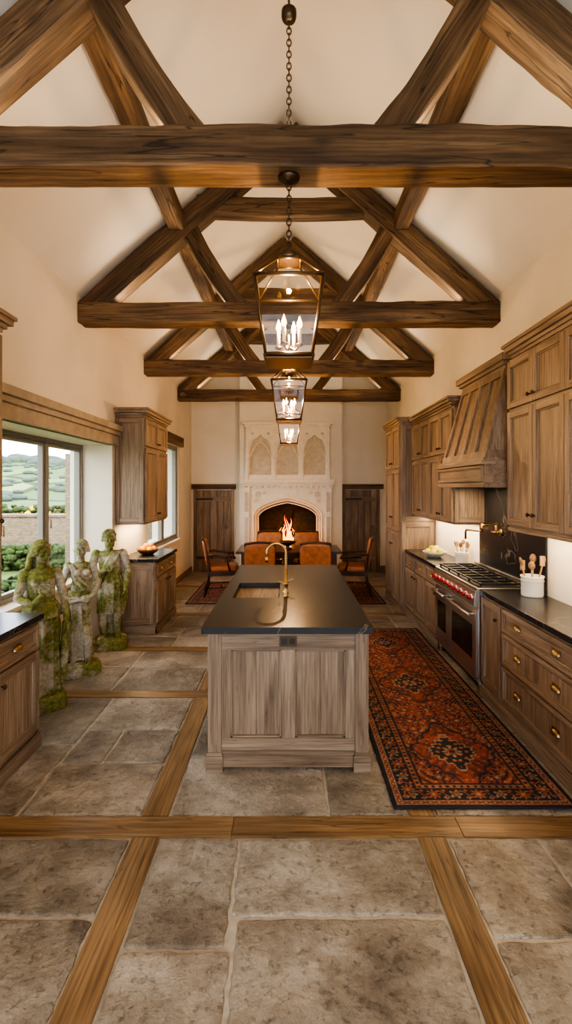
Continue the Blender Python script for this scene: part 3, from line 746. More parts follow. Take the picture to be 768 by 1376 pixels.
for i in range(17):
    x=-.26+i*.030;y=10.2+U(-.05,.05);h=U(.30,.60)*(1.25-abs(i-8)*.09);w=U(.020,.034);ph=R()*6;pts=[];rs=[]
    for j in range(11):
        f=j/10;pts.append((x+.05*math.sin(ph+f*6)*f,y+.015*math.cos(ph+f*4)*f,.58+h*f));rs.append(max(.001,w*math.sin(math.pi*min(1,(f*.85+.15)))**.8*(1-f*.5)))
    b.tube(pts,rs,FLAME,8)
fl=b.finish('fire_flames'); light('POINT','fire_glow',(-.02,9.98,.85),13,(1,.42,.12),fl,radius=.03)

# ------------------------------------------------------------------ doors + trims + windows
def plank_door(name,x0,x1,h):
    b=B();y=BY-.05;n=5;w=(x1-x0)/n
    for i in range(n): b.box(x0+i*w+.003,x0+(i+1)*w-.003,y,y+.045,.01,h,DOORW,2)
    for z in (.25,1.5): b.box(x0+.02,x1-.02,y-.015,y+.01,z,z+.10,DOORW,0); b.box(x0,x0+.35,y-.02,y-.013,z+.03,z+.07,BLACK)
    b.box(x0-.06,x0-.002,y-.01,y+.049,0,h+.02,DOORW,2);b.box(x1+.002,x1+.06,y-.01,y+.049,0,h+.02,DOORW,2)
    b.tube([(x1-.09+.03*math.cos(a),y-.03,.95+.03*math.sin(a)) for a in [2*math.pi*k/14 for k in range(14)]],.006,BLACK,6,closed=True)
    b.tube([(x1-.09,y,.98),(x1-.09,y-.035,.98)],.008,BLACK,8)
    b.finish(name,.003)
plank_door('door_1',-1.98,-1.24,1.74);plank_door('door_2',1.20,1.88,1.74)
b=B();b.box(-2.08,-1.14,BY-.075,BY,1.765,1.87,OAK);b.finish('trim_1',.006)
b=B();b.box(1.12,2.02,BY-.075,BY,1.765,1.87,OAK);b.finish('trim_2',.006)
b=B();b.box(-2.14,-2.055,3.0,5.86,2.30,2.42,LINTEL);b.box(-2.14,-2.03,2.97,5.9,2.42,2.47,LINTEL);b.box(-2.14,-2.0,2.95,5.84,2.47,2.54,LINTEL);b.finish('trim_3',.008)
b=B();b.box(-2.2,-2.05,6.98,9.45,2.58,2.76,OAK);b.finish('trim_4',.008)
b=B();b.box(-2.55,-2.30,3.1,5.75,.75,.79,PLASTER);b.finish('trim_5',.006)
b=B();b.box(-2.55,-2.05,7.15,9.25,.80,.84,PLASTER);b.finish('trim_6',.006)
b=B();b.box(-2.1,-2.083,7.0,BY,0,.11,CAB);b.box(-2.1,-2.083,5.76,5.93,0,.11,CAB);b.finish('baseboard_left',.003)
b=B();b.box(-1.17,-1.03,BY-.02,BY,0,.12,CAB);b.box(1.9+.05,2.1,BY-.02,BY,0,.12,CAB);b.finish('baseboard_back',.003)
b=B();b.box(2.083,2.1,7.95,BY-.02,0,.12,CAB);b.finish('baseboard_right',.003)
def window(name,M,edges,z0,z1,rail=None):
    b=B();b.M=M;L0,L1=edges[0],edges[-1];o=.045
    b.box(L0,L1,-.04,.04,z0,z0+o,FRAMEM,0);b.box(L0,L1,-.04,.04,z1-o,z1,FRAMEM,0)
    for e in edges:
        lo=max(L0,e-o/2*1.2);hi=min(L1,e+o/2*1.2)
        if e==L0: hi=e+o
        if e==L1: lo=e-o
        b.box(lo,hi,-.045,.045,z0,z1,FRAMEM,2)
    for i in range(len(edges)-1):
        a,c=edges[i]+o*.65,edges[i+1]-o*.65;zz0,zz1=z0+o,z1-o;s=.034
        b.box(a,a+s,-.025,.03,zz0,zz1,FRAMEM);b.box(c-s,c,-.025,.03,zz0,zz1,FRAMEM);b.box(a+s,c-s,-.025,.03,zz0,zz0+s,FRAMEM);b.box(a+s,c-s,-.025,.03,zz1-s,zz1,FRAMEM)
        b.add([(a+s,0,zz0+s),(c-s,0,zz0+s),(c-s,0,zz1-s),(a+s,0,zz1-s)],[(0,1,2,3)],GLASS)
        b.tube([(c-s/2,.03,z0+.45*(z1-z0)),(c-s/2,.06,z0+.45*(z1-z0)),(c-s/2,.06,z0+.45*(z1-z0)-.09)],.006,BRASSD,6)
    b.finish(name,.003)
window('window_1',frame((-2.49,0,0),(0,-1,0),(1,0,0)),[-5.75,-4.90,-4.08,-3.1],.79,2.3)
window('window_2',frame((-2.17,0,0),(0,-1,0),(1,0,0)),[-9.2,-8.2,-7.2],.84,2.57)
window('fill_window',frame((0,FY-.15,0),(1,0,0),(0,1,0)),[-1.8,-.6,.6,1.8],.15,3.0)  # unseen glazing added behind the camera to bring in sky light

# ------------------------------------------------------------------ rugs
def rug(name,x0,x1,y0,y1,res,seed=0):
    nx=int((x1-x0)/res)+1;ny=int((y1-y0)/res)+1
    X,Y=np.meshgrid(np.linspace(x0,x1,nx),np.linspace(y0,y1,ny))
    W=x1-x0;L=y1-y0;cx=(x0+x1)/2;cy=(y0+y1)/2
    ax=np.abs(X-cx);ay=np.abs(Y-cy);dx=W/2-ax;dy=L/2-ay;d=np.minimum(dx,dy)
    red=np.array([.31,.072,.042]);navy=np.array([.034,.027,.034]);cream=np.array([.38,.27,.175]);orange=np.array([.39,.15,.072]);br=np.array([.15,.045,.032])
    C=np.zeros(X.shape+(3,));C[:]=red
    def put(m,c): C[m]=c
    def flower(u,v,R_,n=8,c1=cream,c2=red,c3=navy,mask=None):
        r=np.hypot(u,v);a=np.arctan2(v,u);pet=R_*(.72+.28*np.cos(n*a))
        mk=(r<pet) if mask is None else (r<pet)&mask
        put(mk,c1);put(mk&(r<pet*.62),c2);put(mk&(r<R_*.25),c3)
    F=d>.225
    s1=np.sin(ax*46+2.6*np.sin(ay*17))*np.sin(ay*38+2.2*np.sin(ax*25));s2=np.sin(ax*80+ay*30)*np.sin(ay*74-ax*22)
    put(F&(np.abs(s1)<.13),navy);put(F&(s1>.72),orange);put(F&(s1<-.74),navy);put(F&(s2>.84),cream)
    for P,off,rr in ((.18,0,.045),(.18,.09,.032)):
        u=(ax+P/2+off)%P-P/2;v=(ay+P/2+off)%P-P/2;flower(u,v,rr,6,navy if off==0 else orange,orange if off==0 else navy,cream,F)
    nm=max(1,int(round(L/1.05)))
    for k in range(nm):
        yc=y0+L*(k+.5)/nm;vy=np.abs(Y-yc)
        q=ax/(W*.30)+vy/.42;q2=q+.05*np.sin(np.arctan2(vy,ax)*16)
        put(F&(q2<1.0),navy);m=F&(q2<.92);put(m,br);put(m&(s1>.1),red);put(m&(s2>.7),orange);put(F&(q2<.55)&(q2>.5),cream);m=F&(q2<.5);put(m,navy);put(m&(s2<-.45),orange);flower(ax,vy,.07,8,cream,red,navy,F)
    t=np.where(dx<dy,Y-cy,X-cx)
    put((d<=.225)&(d>.205),navy);m=(d<=.205)&(d>.175);put(m,orange);put(m&(np.sin(t*150)>.2)&(np.abs(d-.19)<.009),navy)
    m=(d<=.175)&(d>.06);put(m,navy)
    P=.13;u=(t+P/2)%P-P/2;v=d-.118;k=np.floor((t+P/2)/P).astype(int)%2
    vine=np.abs(v-.030*np.sin(t*2*np.pi/P))<.005;put(m&vine,orange)
    flower(u,v,.046,8,orange,red,cream,m&(k==0));flower(u,v,.040,5,cream,br,orange,m&(k==1))
    u2=(t)%P-P/2;flower(u2,v-.032,.016,4,red,orange,cream,m);flower(u2,v+.032,.016,4,cream,red,red,m)
    m=(d<=.06)&(d>.028);put(m,red);put(m&(np.sin(t*120)*np.sin((d-.044)*200+1.57)>.35),cream);put((d<=.062)&(d>.057),cream);put((d<=.03)&(d>.026),cream)
    put(d<=.026,navy)
    w=.82+.18*np.sin(Y*37+np.sin(X*9))*np.sin(Y*11.3);C*=w[...,None]
    rng=np.random.default_rng(seed);C*=rng.uniform(.82,1.1,X.shape)[...,None]
    Z=.012+.0012*np.sin(X*7+1)*np.sin(Y*5)
    verts=np.stack([X,Y,Z],-1).reshape(-1,3)
    idx=np.arange(nx*ny).reshape(ny,nx);q=np.stack([idx[:-1,:-1],idx[:-1,1:],idx[1:,1:],idx[1:,:-1]],-1).reshape(-1,4)
    me=bpy.data.meshes.new(name)
    per=np.concatenate([idx[0,:],idx[1:,-1],idx[-1,-2::-1],idx[-2:0:-1,0]]);nb=len(per);bv=verts[per].copy();bv[:,2]=.002
    n0=len(verts);verts=np.vstack([verts,bv]);j=np.arange(nb);jn=(j+1)%nb
    q=np.vstack([q,np.stack([n0+j,n0+jn,per[jn],per[j]],-1)])
    me.vertices.add(len(verts));me.vertices.foreach_set('co',(verts-np.array([cx,cy,0])).ravel())
    me.loops.add(q.size);me.loops.foreach_set('vertex_index',q.ravel().astype(np.int32))
    me.polygons.add(len(q));me.polygons.foreach_set('loop_start',np.arange(0,q.size,4,dtype=np.int32))
    me.update(calc_edges=True)
    col=np.ones((len(verts),4));col[:n0,:3]=C.reshape(-1,3);col[n0:,:3]=navy
    a=me.attributes.new('rugcol','FLOAT_COLOR','POINT');a.data.foreach_set('color',col.ravel())
    me.materials.append(RUGM);me.validate()
    o=bpy.data.objects.new(name,me);o.location=(cx,cy,0.001);bpy.context.scene.collection.objects.link(o);return o
rug('persian_runner_rug',.585,1.62,2.70,6.15,.0055)
rug('persian_rug',-1.6,1.5,7.45,9.2,.01,1)

# ------------------------------------------------------------------ dining
b=B()
b.box(-.86,.86,7.8,8.75,.725,.76,CHW,0);b.box(-.78,.78,7.88,8.67,.64,.725,CHW,0)
for x in (-.74,.74):
    for y in (7.92,8.63): b.lathe([(.025,0),(.035,.04),(.022,.08),(.045,.22),(.05,.32),(.028,.42),(.04,.46),(.04,.50)],(x,y,.015),CHW,16);b.box(x-.04,x+.04,y-.04,y+.04,.51,.66,CHW)
b.finish('dining_table',.004)
def chair(x,y,rot,arms=True):
    b=B();b.M=Matrix.Translation((x,y,.015))@Matrix.Rotation(rot,4,'Z')
    def pad(x0,x1,y0,y1,z0,z1,tilt=0):
        vs=[];fs=[]
        cx_,cy_,cz=(x0+x1)/2,(y0+y1)/2,(z0+z1)/2
        def sg(v,e): return math.copysign(abs(v)**e,v)
        for i in range(17):
            t=math.pi*i/16
            for k in range(24):
                a=2*math.pi*k/24
                px=(x1-x0)/2*sg(math.cos(a),.35)*sg(math.sin(t),.35);py=(y1-y0)/2*sg(math.sin(a),.35)*sg(math.sin(t),.35);pz=(z1-z0)/2*sg(-math.cos(t),.45 if tilt==0 else .35)
                vs.append((cx_+px,cy_+py-tilt*(cz+pz-z0),cz+pz))
        for i in range(16):
            for k in range(24): fs.append((i*24+k,i*24+(k+1)%24,(i+1)*24+(k+1)%24,(i+1)*24+k))
        b.add(vs,fs,LEATHER,True)
    pad(-.25,.25,-.23,.26,.39,.50)
    b.box(-.25,.25,-.24,.25,.34,.41,CHW)
    for sx in (-.225,.225):
        b.tube([(sx,.22,.38),(sx,.225,.2),(sx,.23,0)],[.026,.022,.015],CHW,8)
        b.tube([(sx,-.30,0),(sx,-.23,.2),(sx,-.215,.42),(sx,-.25,.7),(sx,-.31,.93)],[.016,.022,.024,.021,.017],CHW,8)
        b.tube([(sx,.225,.14),(sx,-.25,.14)],.011,CHW,6)
    b.tube([(-.225,-.02,.14),(.225,-.02,.14)],.011,CHW,6)
    pad(-.235,.235,-.27,-.19,.50,.93,.17)
    b.tube([(-.235+.47*i/10,-.325,.93+.025*math.sin(math.pi*i/10)) for i in range(11)],.017,CHW,8)
    for i in range(12): b.sph((-.22+.04*i,-.262,.52),.006,BRASS,6,4)
    if arms:
        for sx in (-.26,.26):
            b.tube([(sx*.9,-.25,.68),(sx*1.05,-.15,.69),(sx*1.1,.0,.67),(sx*1.1,.12,.66),(sx*1.08,.18,.655),(sx*1.08,.20,.63),(sx*1.08,.17,.62)],[.017,.02,.022,.024,.024,.02,.014],CHW,8)
            b.tube([(sx*1.08,.14,.65),(sx*1.02,.08,.55),(sx*.95,.12,.42)],[.018,.015,.02],CHW,8)
    return b.finish('dining_chair')
chair(-1.12,8.15,-math.pi/2+.15);chair(1.08,8.15,math.pi/2-.15)
chair(-.47,7.62,0.1,False);chair(.42,7.62,-.06,False);chair(-.36,8.95,math.pi,False);chair(.36,8.95,math.pi+.1,False)
b=B();b.lathe([(.07,0),(.08,.01),(.03,.03),(.03,.05),(.13,.10),(.15,.13),(.14,.13),(.05,.06)],(-.02,8.2,.76),BRONZE,20);b.finish('pewter_bowl')

# ------------------------------------------------------------------ statues
def statue(name,X,Y,rot,H,kind,seed,M):
    random.seed(seed);b=B()
    S=H
    def V(x,y,z): return Vector((x*S,y*S,z*S))
    def ball(p,r): b.sph(V(*p),tuple(q*S for q in r) if isinstance(r,tuple) else r*S,M,14,10)
    def limb(ps,rs):
        n=[];rr=[]
        for i in range(len(ps)-1):
            for k in range(5):
                f=k/5;n.append(V(*[ps[i][j]+(ps[i+1][j]-ps[i][j])*f for j in range(3)]));rr.append((rs[i]+(rs[i+1]-rs[i])*f)*S)
        n.append(V(*ps[-1]));rr.append(rs[-1]*S);b.tube(n,rr,M,12)
        for p,r in zip(ps,rs): ball(p,r*.99)
    def cloth(secs,folds,amp,ph=0,n=96,tw=0):
        vs=[];fs=[];N=len(secs)*4-3
        for i in range(N):
            f=i/4;k=min(int(f),len(secs)-2);f-=k;f=f*f*(3-2*f)
            z,cx,cy,rx,ry=[secs[k][j]+(secs[k+1][j]-secs[k][j])*f for j in range(5)]
            am=amp*(1.0 if i<N*.5 else 1.0-.7*(i-N*.5)/(N*.5))
            for q in range(n):
                a=2*math.pi*q/n;w=1-2*abs(math.sin(.5*(folds*a+ph+tw*i*.25+.8*math.sin(a*2+i*.1))))**.7
                r=1+am*w;vs.append(V(cx+rx*r*math.cos(a),cy+ry*r*math.sin(a),z))
        for i in range(N-1):
            for q in range(n): fs.append((i*n+q,i*n+(q+1)%n,(i+1)*n+(q+1)%n,(i+1)*n+q))
        fs.append(tuple(range(n))[::-1]);fs.append(tuple((N-1)*n+q for q in range(n)));b.add(vs,fs,M,True)
    def hand(w,d,up,side):
        w=Vector(w);d=Vector(d).normalized();sdv=Vector(side).normalized()
        b.sph(V(*(w+d*.028)),(.022*S,.016*S,.026*S),M,10,8)
        for i in range(4):
            o=w+d*.045+sdv*(i-1.5)*.0125;ln=(.030,.036,.034,.027)[i];nrm=Vector(up)
            limb([tuple(o),tuple(o+d*ln*.6),tuple(o+d*ln*1.0-nrm*.014)],[.0082,.0076,.0066])
        o=w+d*.015-sdv*.022;limb([tuple(o),tuple(o-sdv*.012+d*.02),tuple(o-sdv*.010+d*.036)],[.0095,.0085,.0070])
    def head(c,yaw,hair,beard=False,tilt=0):
        Rm=Matrix.Rotation(yaw,3,'Z')@Matrix.Rotation(tilt,3,'X');c=Vector(c)
        def hp(p): return tuple(c+Rm@Vector(p))
        def e(p,r): b.sph(V(*hp(p)),tuple(q*S for q in r),M,14,10,rot=Rm)
        e((0,.008,.012),(.050,.060,.058));e((0,-.012,-.022),(.037,.043,.045));e((0,-.036,-.052),(.018,.016,.014))
        e((0,-.057,-.010),(.0080,.014,.018));e((0,-.064,-.020),(.010,.009,.007))
        for s in (-1,1):
            e((s*.019,-.047,.014),(.017,.011,.006));e((s*.019,-.045,-.001),(.010,.006,.006));e((s*.025,-.036,-.020),(.014,.014,.013));e((s*.050,.005,-.008),(.008,.012,.017));e((s*.007,-.054,-.0395),(.008,.006,.0035))
        e((0,-.053,-.034),(.013,.007,.003));e((0,-.051,-.0405),(.011,.007,.0035))
        e((0,.014,.022),(.055,.060,.056))
        for s in (-1,1):
            for k in range(6):
                z=.060-.016*k;limb([hp((s*.006,-.044+.004*k,.052-.002*k)),hp((s*(.030+.003*k),-.034+.004*k,z*.8)),hp((s*(.050+.002*k),.005,z*.5-.008)),hp((s*.040,.045,z*.3-.015))],[.009,.010,.011,.010])
        if hair=='long':
            for k in range(9):
                a=math.pi*(.02+.96*k/8);limb([hp((.050*math.cos(a),.015+.05*math.sin(a),.0)),hp((.056*math.cos(a+.1),.025+.048*math.sin(a),-.06)),hp((.062*math.cos(a),.03+.045*math.sin(a),-.12)),hp((.05*math.cos(a+.2),.035+.035*math.sin(a),-.17-.02*(k%3)))],[.016,.018,.017,.008])
        if hair=='bun':
            e((0,.074,.014),(.028,.026,.026));e((0,.05,.045),(.03,.025,.02))
        if hair=='curly':
            for i in range(60):
                a=U(-.35,math.pi+.35);t=U(.05,1.0);e((.056*math.cos(a)*math.sin(t*1.75),.008+.062*math.sin(a)*math.sin(t*1.7),.020+.060*math.cos(t*1.7)),(.012,.012,.012))
        if beard:
            for i in range(11):
                a=-1.25+2.5*i/10;x=.036*math.sin(a);y=-.010-.036*math.cos(a)
                limb([hp((x,y,-.030)),hp((x*.9,y-.008,-.062)),hp((x*.5,y-.004,-.098+.02*abs(a)))],[.011,.012,.006])
            for s in (-1,1): limb([hp((s*.003,-.058,-.029)),hp((s*.018,-.052,-.037)),hp((s*.026,-.044,-.055))],[.007,.007,.005])
    def torso(px,cxx,fem,lean=0):
        b.sph(V(px,0,.53),(.085*S,.062*S,.065*S),M,18,12)
        b.sph(V((px+cxx)/2,0,.62),((.064 if fem else .076)*S,.05*S,.075*S),M,18,12)
        b.sph(V(cxx,lean,.72),((.078 if fem else .094)*S,.058*S,.085*S),M,18,12)
        b.sph(V(cxx,lean+.005,.785),((.088 if fem else .108)*S,.045*S,.038*S),M,18,12)
        limb([(cxx,lean+.008,.79),(cxx,lean,.865)],[.034 if fem else .04,.028 if fem else .036])
        for s in (-1,1):
            if fem: b.sph(V(cxx+s*.036,lean-.048,.735),(.031*S,.030*S,.031*S),M,12,9)
            else: b.sph(V(cxx+s*.04,lean-.040,.755),(.045*S,.022*S,.030*S),M,12,9)
            b.sph(V(cxx+s*(.092 if fem else .115),lean+.004,.79),(.034*S,.034*S,.034*S),M,12,9)
    if kind==1:
        torso(.015,-.005,True,-.01)
        cloth([(0.0,.0,.01,.130,.115),(.10,.0,.008,.115,.105),(.28,.01,.0,.102,.094),(.45,.015,0,.100,.083),(.56,.012,0,.090,.070),(.635,.006,0,.072,.056)],11,.10,.4,tw=.12)
        cloth([(.60,.0,0,.076,.058),(.67,.0,-.005,.082,.066),(.75,-.005,-.012,.090,.076),(.80,-.005,-.005,.084,.054)],13,.035,1.2,tw=.3)
        cloth([(.50,.015,0,.112,.090),(.56,.012,0,.104,.080),(.60,.01,0,.086,.066)],9,.06,2)
        for k in range(5):
            x=-.07+.035*k;limb([(x,.045,.80),(x*1.1,.065,.62),(x*1.2,.075,.40),(x*1.3,.075,.10)],[.016,.022,.022,.020])
        limb([(-.095,-.008,.785),(-.135,-.01,.64),(-.06,-.085,.60),(-.01,-.100,.66)],[.034,.027,.022,.017]);hand((-.01,-.100,.66),(.35,-.1,.9),(0,1,0),(1,0,-.3))
        limb([(.092,-.008,.785),(.140,.01,.63),(.145,-.045,.50),(.14,-.06,.47)],[.034,.027,.021,.017]);hand((.14,-.06,.47),(0,-.2,-1),(1,0,0),(0,1,0))
        limb([(.135,-.05,.45),(.135,-.04,.30),(.12,-.02,.08)],[.020,.026,.03])
        head((.0,-.018,.925),.35,'long',tilt=.12)
    elif kind==2:
        torso(-.02,.008,True,0)
        cloth([(.03,-.01,.01,.110,.095),(.12,-.01,.005,.105,.090),(.30,-.015,-.005,.100,.088),(.45,-.02,0,.100,.080),(.545,-.02,0,.096,.072),(.575,-.02,0,.086,.064)],10,.12,1.4,tw=.25)
        for k in range(3): 
            z=.555-.022*k;b.tube([V(-.02+(.098+.004*k)*math.cos(a),(.074+.004*k)*math.sin(a),z+.016*math.sin(a+k)) for a in [2*math.pi*j/28 for j in range(28)]],.012*S,M,8,closed=True)
        limb([(.03,-.055,.28),(.05,-.075,.17),(.05,-.06,.05)],[.05,.037,.027]);limb([(.05,-.05,.035),(.055,-.115,.018)],[.026,.018])
        limb([(-.04,0,.2),(-.045,.0,.05)],[.05,.03]);limb([(-.045,0,.03),(-.06,-.07,.018)],[.026,.018])
        limb([(.10,.004,.785),(.135,.03,.64),(.10,-.05,.56),(.07,-.085,.545)],[.033,.026,.021,.017]);hand((.07,-.085,.545),(-.8,-.4,-.1),(0,-1,0),(0,.2,1))
        limb([(-.085,.004,.785),(-.135,.0,.645),(-.115,-.03,.515),(-.11,-.05,.48)],[.033,.026,.020,.016]);hand((-.11,-.05,.48),(.1,-.3,-.9),(1,0,0),(0,1,0))
        limb([(-.06,-.045,.80),(-.02,-.055,.70),(.06,-.05,.62)],[.014,.016,.018]);limb([(-.07,-.04,.80),(-.04,-.06,.68),(.03,-.06,.60)],[.014,.014,.016])
        cloth([(0,.05,.09,.07,.06),(.2,.04,.085,.055,.05),(.38,.02,.07,.045,.04)],5,.08,0)
        head((.012,-.008,.925),-.45,'bun',tilt=.1)
    else:
        torso(.015,-.008,False,0)
        cloth([(.24,.0,.01,.115,.094),(.30,.0,.005,.112,.094),(.42,.01,0,.110,.087),(.54,.012,0,.100,.078),(.62,.006,0,.086,.064)],10,.11,.9,tw=.2)
        cloth([(.58,.0,0,.090,.068),(.66,.0,0,.092,.068),(.75,-.005,0,.104,.072),(.805,-.005,.0,.098,.054)],12,.035,.3,tw=.3)
        for k in range(5):
            limb([(.09-.014*k,-.035-.004*k,.815),(.04-.016*k,-.070,.72),(-.03-.012*k,-.074,.63-.014*k),(-.085,-.05,.57-.022*k)],[.013,.014,.014,.012])
        for k in range(3): limb([(.10+.012*k,.0+.02*k,.80),(.12+.008*k,.03+.015*k,.62),(.12+.01*k,.03+.01*k,.38),(.11,.03+.01*k,.22)],[.018,.022,.020,.013])
        limb([(-.045,.0,.50),(-.055,-.03,.28),(-.06,-.02,.17),(-.06,.0,.04)],[.068,.044,.04,.024]);limb([(-.06,.0,.03),(-.085,-.085,.016)],[.028,.020])
        limb([(.055,.0,.50),(.06,.0,.28),(.062,.015,.17),(.06,.02,.04)],[.068,.044,.04,.024]);limb([(.06,.02,.03),(.075,-.06,.016)],[.028,.020])
        limb([(-.12,.0,.79),(-.165,-.02,.645),(-.085,-.09,.62),(-.03,-.105,.66)],[.042,.033,.028,.021]);hand((-.03,-.105,.66),(.8,-.1,.45),(0,-1,0),(-.3,0,1))
        limb([(.115,.0,.79),(.165,.02,.64),(.15,-.05,.53),(.145,-.08,.50)],[.042,.033,.027,.020]);hand((.145,-.08,.50),(-.1,-.5,-.8),(1,0,0),(0,1,0))
        cloth([(0,.0,.09,.09,.055),(.2,.0,.085,.07,.045),(.42,.0,.06,.06,.045)],5,.1,0)
        head((-.005,-.012,.93),.25,'curly',True,tilt=.08)
    for v in b.v: v.z+=.10
    prof=[(.0,.190),(.04,.192),(.09,.182),(.115,.165),(.125,.10)]
    n=48;vs=[];fs=[]
    for z,r in prof:
        for k in range(n):
            a=2*math.pi*k/n;e=.65
            cx_=math.copysign(abs(math.cos(a))**e,math.cos(a));cy_=math.copysign(abs(math.sin(a))**e,math.sin(a))
            w=1+.05*noise.noise(Vector((math.cos(a)*3,math.sin(a)*3,z*20+seed)))
            vs.append((r*cx_*w,r*.95*cy_*w,z))
    for i in range(4):
        for k in range(n): fs.append((i*n+k,i*n+(k+1)%n,(i+1)*n+(k+1)%n,(i+1)*n+k))
    fs.append(tuple(range(n))[::-1]);fs.append(tuple(4*n+k for k in range(n)));b.add(vs,fs,M,True)
    ob=b.finish(name,origin=False)
    md=ob.modifiers.new('r','REMESH');md.mode='VOXEL';md.voxel_size=.0052;md.use_smooth_shade=True
    sm=ob.modifiers.new('s','SMOOTH');sm.factor=.5;sm.iterations=1
    dg=bpy.context.evaluated_depsgraph_get();me=bpy.data.meshes.new_from_object(ob.evaluated_get(dg))
    ob.modifiers.clear();ob.data=me
    me.materials.clear();me.materials.append(M)
    me.polygons.foreach_set('material_index',[0]*len(me.polygons));me.polygons.foreach_set('use_smooth',[True]*len(me.polygons))
    for v in me.vertices:
        if v.co.z<0: v.co.z=0
    me.update();ob.location=(X,Y,.0);ob.rotation_euler=(0,0,rot)
    return ob
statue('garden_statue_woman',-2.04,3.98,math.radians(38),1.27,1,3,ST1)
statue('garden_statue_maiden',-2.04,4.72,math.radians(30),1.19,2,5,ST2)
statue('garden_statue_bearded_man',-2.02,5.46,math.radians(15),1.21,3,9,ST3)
random.seed(11)

# ------------------------------------------------------------------ outdoors
def grass_mat(name,c1,c2,s):
    m,nt,bs=newmat(name);tc=nt.nodes.new('ShaderNodeTexCoord');n=nt.nodes.new('ShaderNodeTexNoise');n.inputs['Scale'].default_value=s;n.inputs['Detail'].default_value=8
    nt.links.new(tc.outputs['Object'],n.inputs['Vector']);r=ramp(nt,[(.35,c1),(.65,c2)]);nt.links.new(n.outputs['Fac'],r.inputs['Fac']);nt.links.new(r.outputs['Color'],bs.inputs['Base Color']);bs.inputs['Roughness'].default_value=1
    return m
GR=grass_mat('lawn',(.06,.10,.022),(.10,.15,.035),1.5)
def fields():
    m,nt,bs=newmat('fields');tc=nt.nodes.new('ShaderNodeTexCoord');v=nt.nodes.new('ShaderNodeTexVoronoi');v.inputs['Scale'].default_value=.022
    nt.links.new(tc.outputs['Object'],v.inputs['Vector']);sx=nt.nodes.new('ShaderNodeSeparateColor');nt.links.new(v.outputs['Color'],sx.inputs[0])
    r=ramp(nt,[(.2,(.08,.13,.035)),(.45,(.13,.19,.055)),(.7,(.20,.22,.085)),(.9,(.10,.16,.05))]);nt.links.new(sx.outputs[0],r.inputs['Fac'])
    v2=nt.nodes.new('ShaderNodeTexVoronoi');v2.feature='DISTANCE_TO_EDGE';v2.inputs['Scale'].default_value=.022;nt.links.new(tc.outputs['Object'],v2.inputs['Vector'])
    r2=ramp(nt,[(.02,(.2,.25,.2)),(.04,(1,1,1))]);nt.links.new(v2.outputs['Distance'],r2.inputs['Fac'])
    c=mixc(nt,'MULTIPLY',1.0,r.outputs['Color'],r2.outputs['Color'])
    nt.links.new(c,bs.inputs['Base Color']);bs.inputs['Roughness'].default_value=1;return m
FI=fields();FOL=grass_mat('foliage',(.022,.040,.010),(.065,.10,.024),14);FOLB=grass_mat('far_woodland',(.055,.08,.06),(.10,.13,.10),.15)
b=B();b.box(-60,-2.61,-20,60,-.2,-.02,GR);b.finish('lawn_ground',origin=False)
def hz(x,y):
    d=max(0,(y-20))/420
    return -2.0-6*min(1,max(0,(y-14.6)/40))+42*d**1.1*(.80+.35*noise.noise(Vector((x*.008,y*.006,2))))+2.5*noise.noise(Vector((x*.02,y*.02,0)))*min(1,d*6)
b=B();n=60;vs=[];fs=[]
for j in range(n+1):
    for i in range(n+1):
        x=-420+i*(520/n);y=14.6+(j/n)**1.5*420
        vs.append((x,y,hz(x,y)))
for j in range(n):
    for i in range(n): a=j*(n+1)+i;fs.append((a,a+1,a+n+2,a+n+1))
b.add(vs,fs,FI,True)
for i in range(360):
    x=-400+i*1.4;y=U(290,330);r=U(2.5,5);b.sph((x,y,hz(x,y)),(r*1.6,r,r*.9),FOLB,7,5)
for i in range(200):
    y=U(90,270);x=-y*U(.2,.75);r=U(.7,1.5);b.sph((x,y,hz(x,y)+r*.3),(r*1.8,r,r*.7),FOLB,7,5)
b.finish('wooded_hillside',origin=False)
b=B();b.box(-22,-3.3,13,13.4,-.05,1.0,GWALL);b.box(-22,-3.3,12.96,13.44,1.0,1.08,GWALL);b.finish('garden_stone_wall',.02)
YEL=simple('yellow_bloom',(.6,.42,.03),.8)
def clump(name,n,fx,r0,r1,mats,ss=1.0):
    b=B()
    for i in range(n):
        p=fx();r=U(r0,r1);b.sph(p,(r*ss,r,r*.8),mats[i%len(mats)] if R()<.5 else mats[0],6,4)
    o=b.finish(name,origin=False)
    for v in o.data.vertices: v.co+=Vector((noise.noise(v.co*9),noise.noise(v.co*9+Vector((9,0,0))),noise.noise(v.co*9+Vector((0,9,0)))))*.05
    return o
clump('flowering_shrubs',1700,lambda:(U(-13,-4.6),U(13.7,14.4),U(.02,1.25)),.06,.12,[FOL,FOL,FOL,YEL])
clump('box_hedge',1500,lambda:(U(-9,-3.5),U(10.4,10.9),U(.0,.52)),.05,.09,[FOL],1.3)
clump('garden_shrub',500,lambda:(U(-4.3,-3.6),U(6.2,7.6),U(.0,.42)),.04,.08,[FOL])
b=B();b.box(-4.30,-3.95,9.3,9.65,-.05,2.45,GWALL);b.finish('garden_pier')

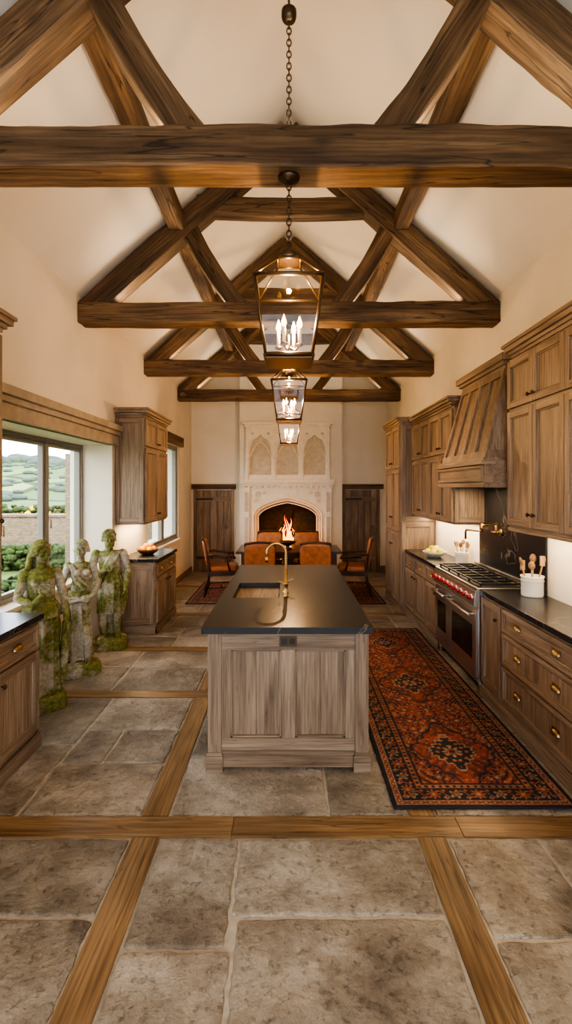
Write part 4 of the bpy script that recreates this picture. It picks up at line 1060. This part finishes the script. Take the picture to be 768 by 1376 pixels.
# ------------------------------------------------------------------ lights
w=bpy.data.worlds.new('World');bpy.context.scene.world=w;w.use_nodes=True;nt=w.node_tree;bg=nt.nodes['Background']
tc=nt.nodes.new('ShaderNodeTexCoord');mp=nt.nodes.new('ShaderNodeMapping');mp.inputs['Scale'].default_value=(1,1,3.5);nt.links.new(tc.outputs['Generated'],mp.inputs[0])
n=nt.nodes.new('ShaderNodeTexNoise');n.inputs['Scale'].default_value=2.2;n.inputs['Detail'].default_value=7;nt.links.new(mp.outputs[0],n.inputs['Vector'])
r=ramp(nt,[(.4,(.66,.80,1.0)),(.6,(1,.97,.92))]);nt.links.new(n.outputs['Fac'],r.inputs['Fac']);nt.links.new(r.outputs['Color'],bg.inputs['Color']);bg.inputs['Strength'].default_value=3.6
s=light('SUN','sun',(5,-5,20),2.0,(1,.93,.82),rot=(math.radians(38),math.radians(28),0));s.data.angle=.05
W_=(1,.74,.46)
for o,X,Y0,Y1,z in ((fu,1.95,5.25,6.85,1.392),(nu,1.95,1.95,3.85,1.447)):
    light('AREA','under_cabinet_light',(X,(Y0+Y1)/2,z),7,W_,o,size=.05,size_y=Y1-Y0)
light('AREA','under_cabinet_light',(-1.95,6.4,1.342),5,W_,lu,size=.05,size_y=.9)
light('AREA','hood_light',(1.85,4.55,1.79),5,W_,hood,size=.1,size_y=.9)
tr=[o for o in bpy.data.objects if o.name.startswith('roof_truss')]
for i,y in enumerate(TY+[-.2]):
    light('AREA','beam_fill_light',(0,y,3.665),10,(1,.83,.62),tr[i],size=3.4,size_y=.1,rot=(math.pi,0,0))  # added fill light thrown up at the ceiling, not an actual fitting

# ------------------------------------------------------------------ camera
cd=bpy.data.cameras.new('cam');cam=bpy.data.objects.new('camera',cd);bpy.context.scene.collection.objects.link(cam)
cam.location=(0,0,1.8);cam.rotation_euler=(math.pi/2,0,0);cd.sensor_width=36;cd.lens=650/1376*36;cd.shift_x=-4/1376;cd.shift_y=-33/1376;cd.clip_start=.05;cd.clip_end=2000
bpy.context.scene.camera=cam
sc=bpy.context.scene;sc.view_settings.view_transform='AgX'
try: sc.view_settings.look='AgX - High Contrast'
except Exception as e: print(e)
sc.view_settings.exposure=.85
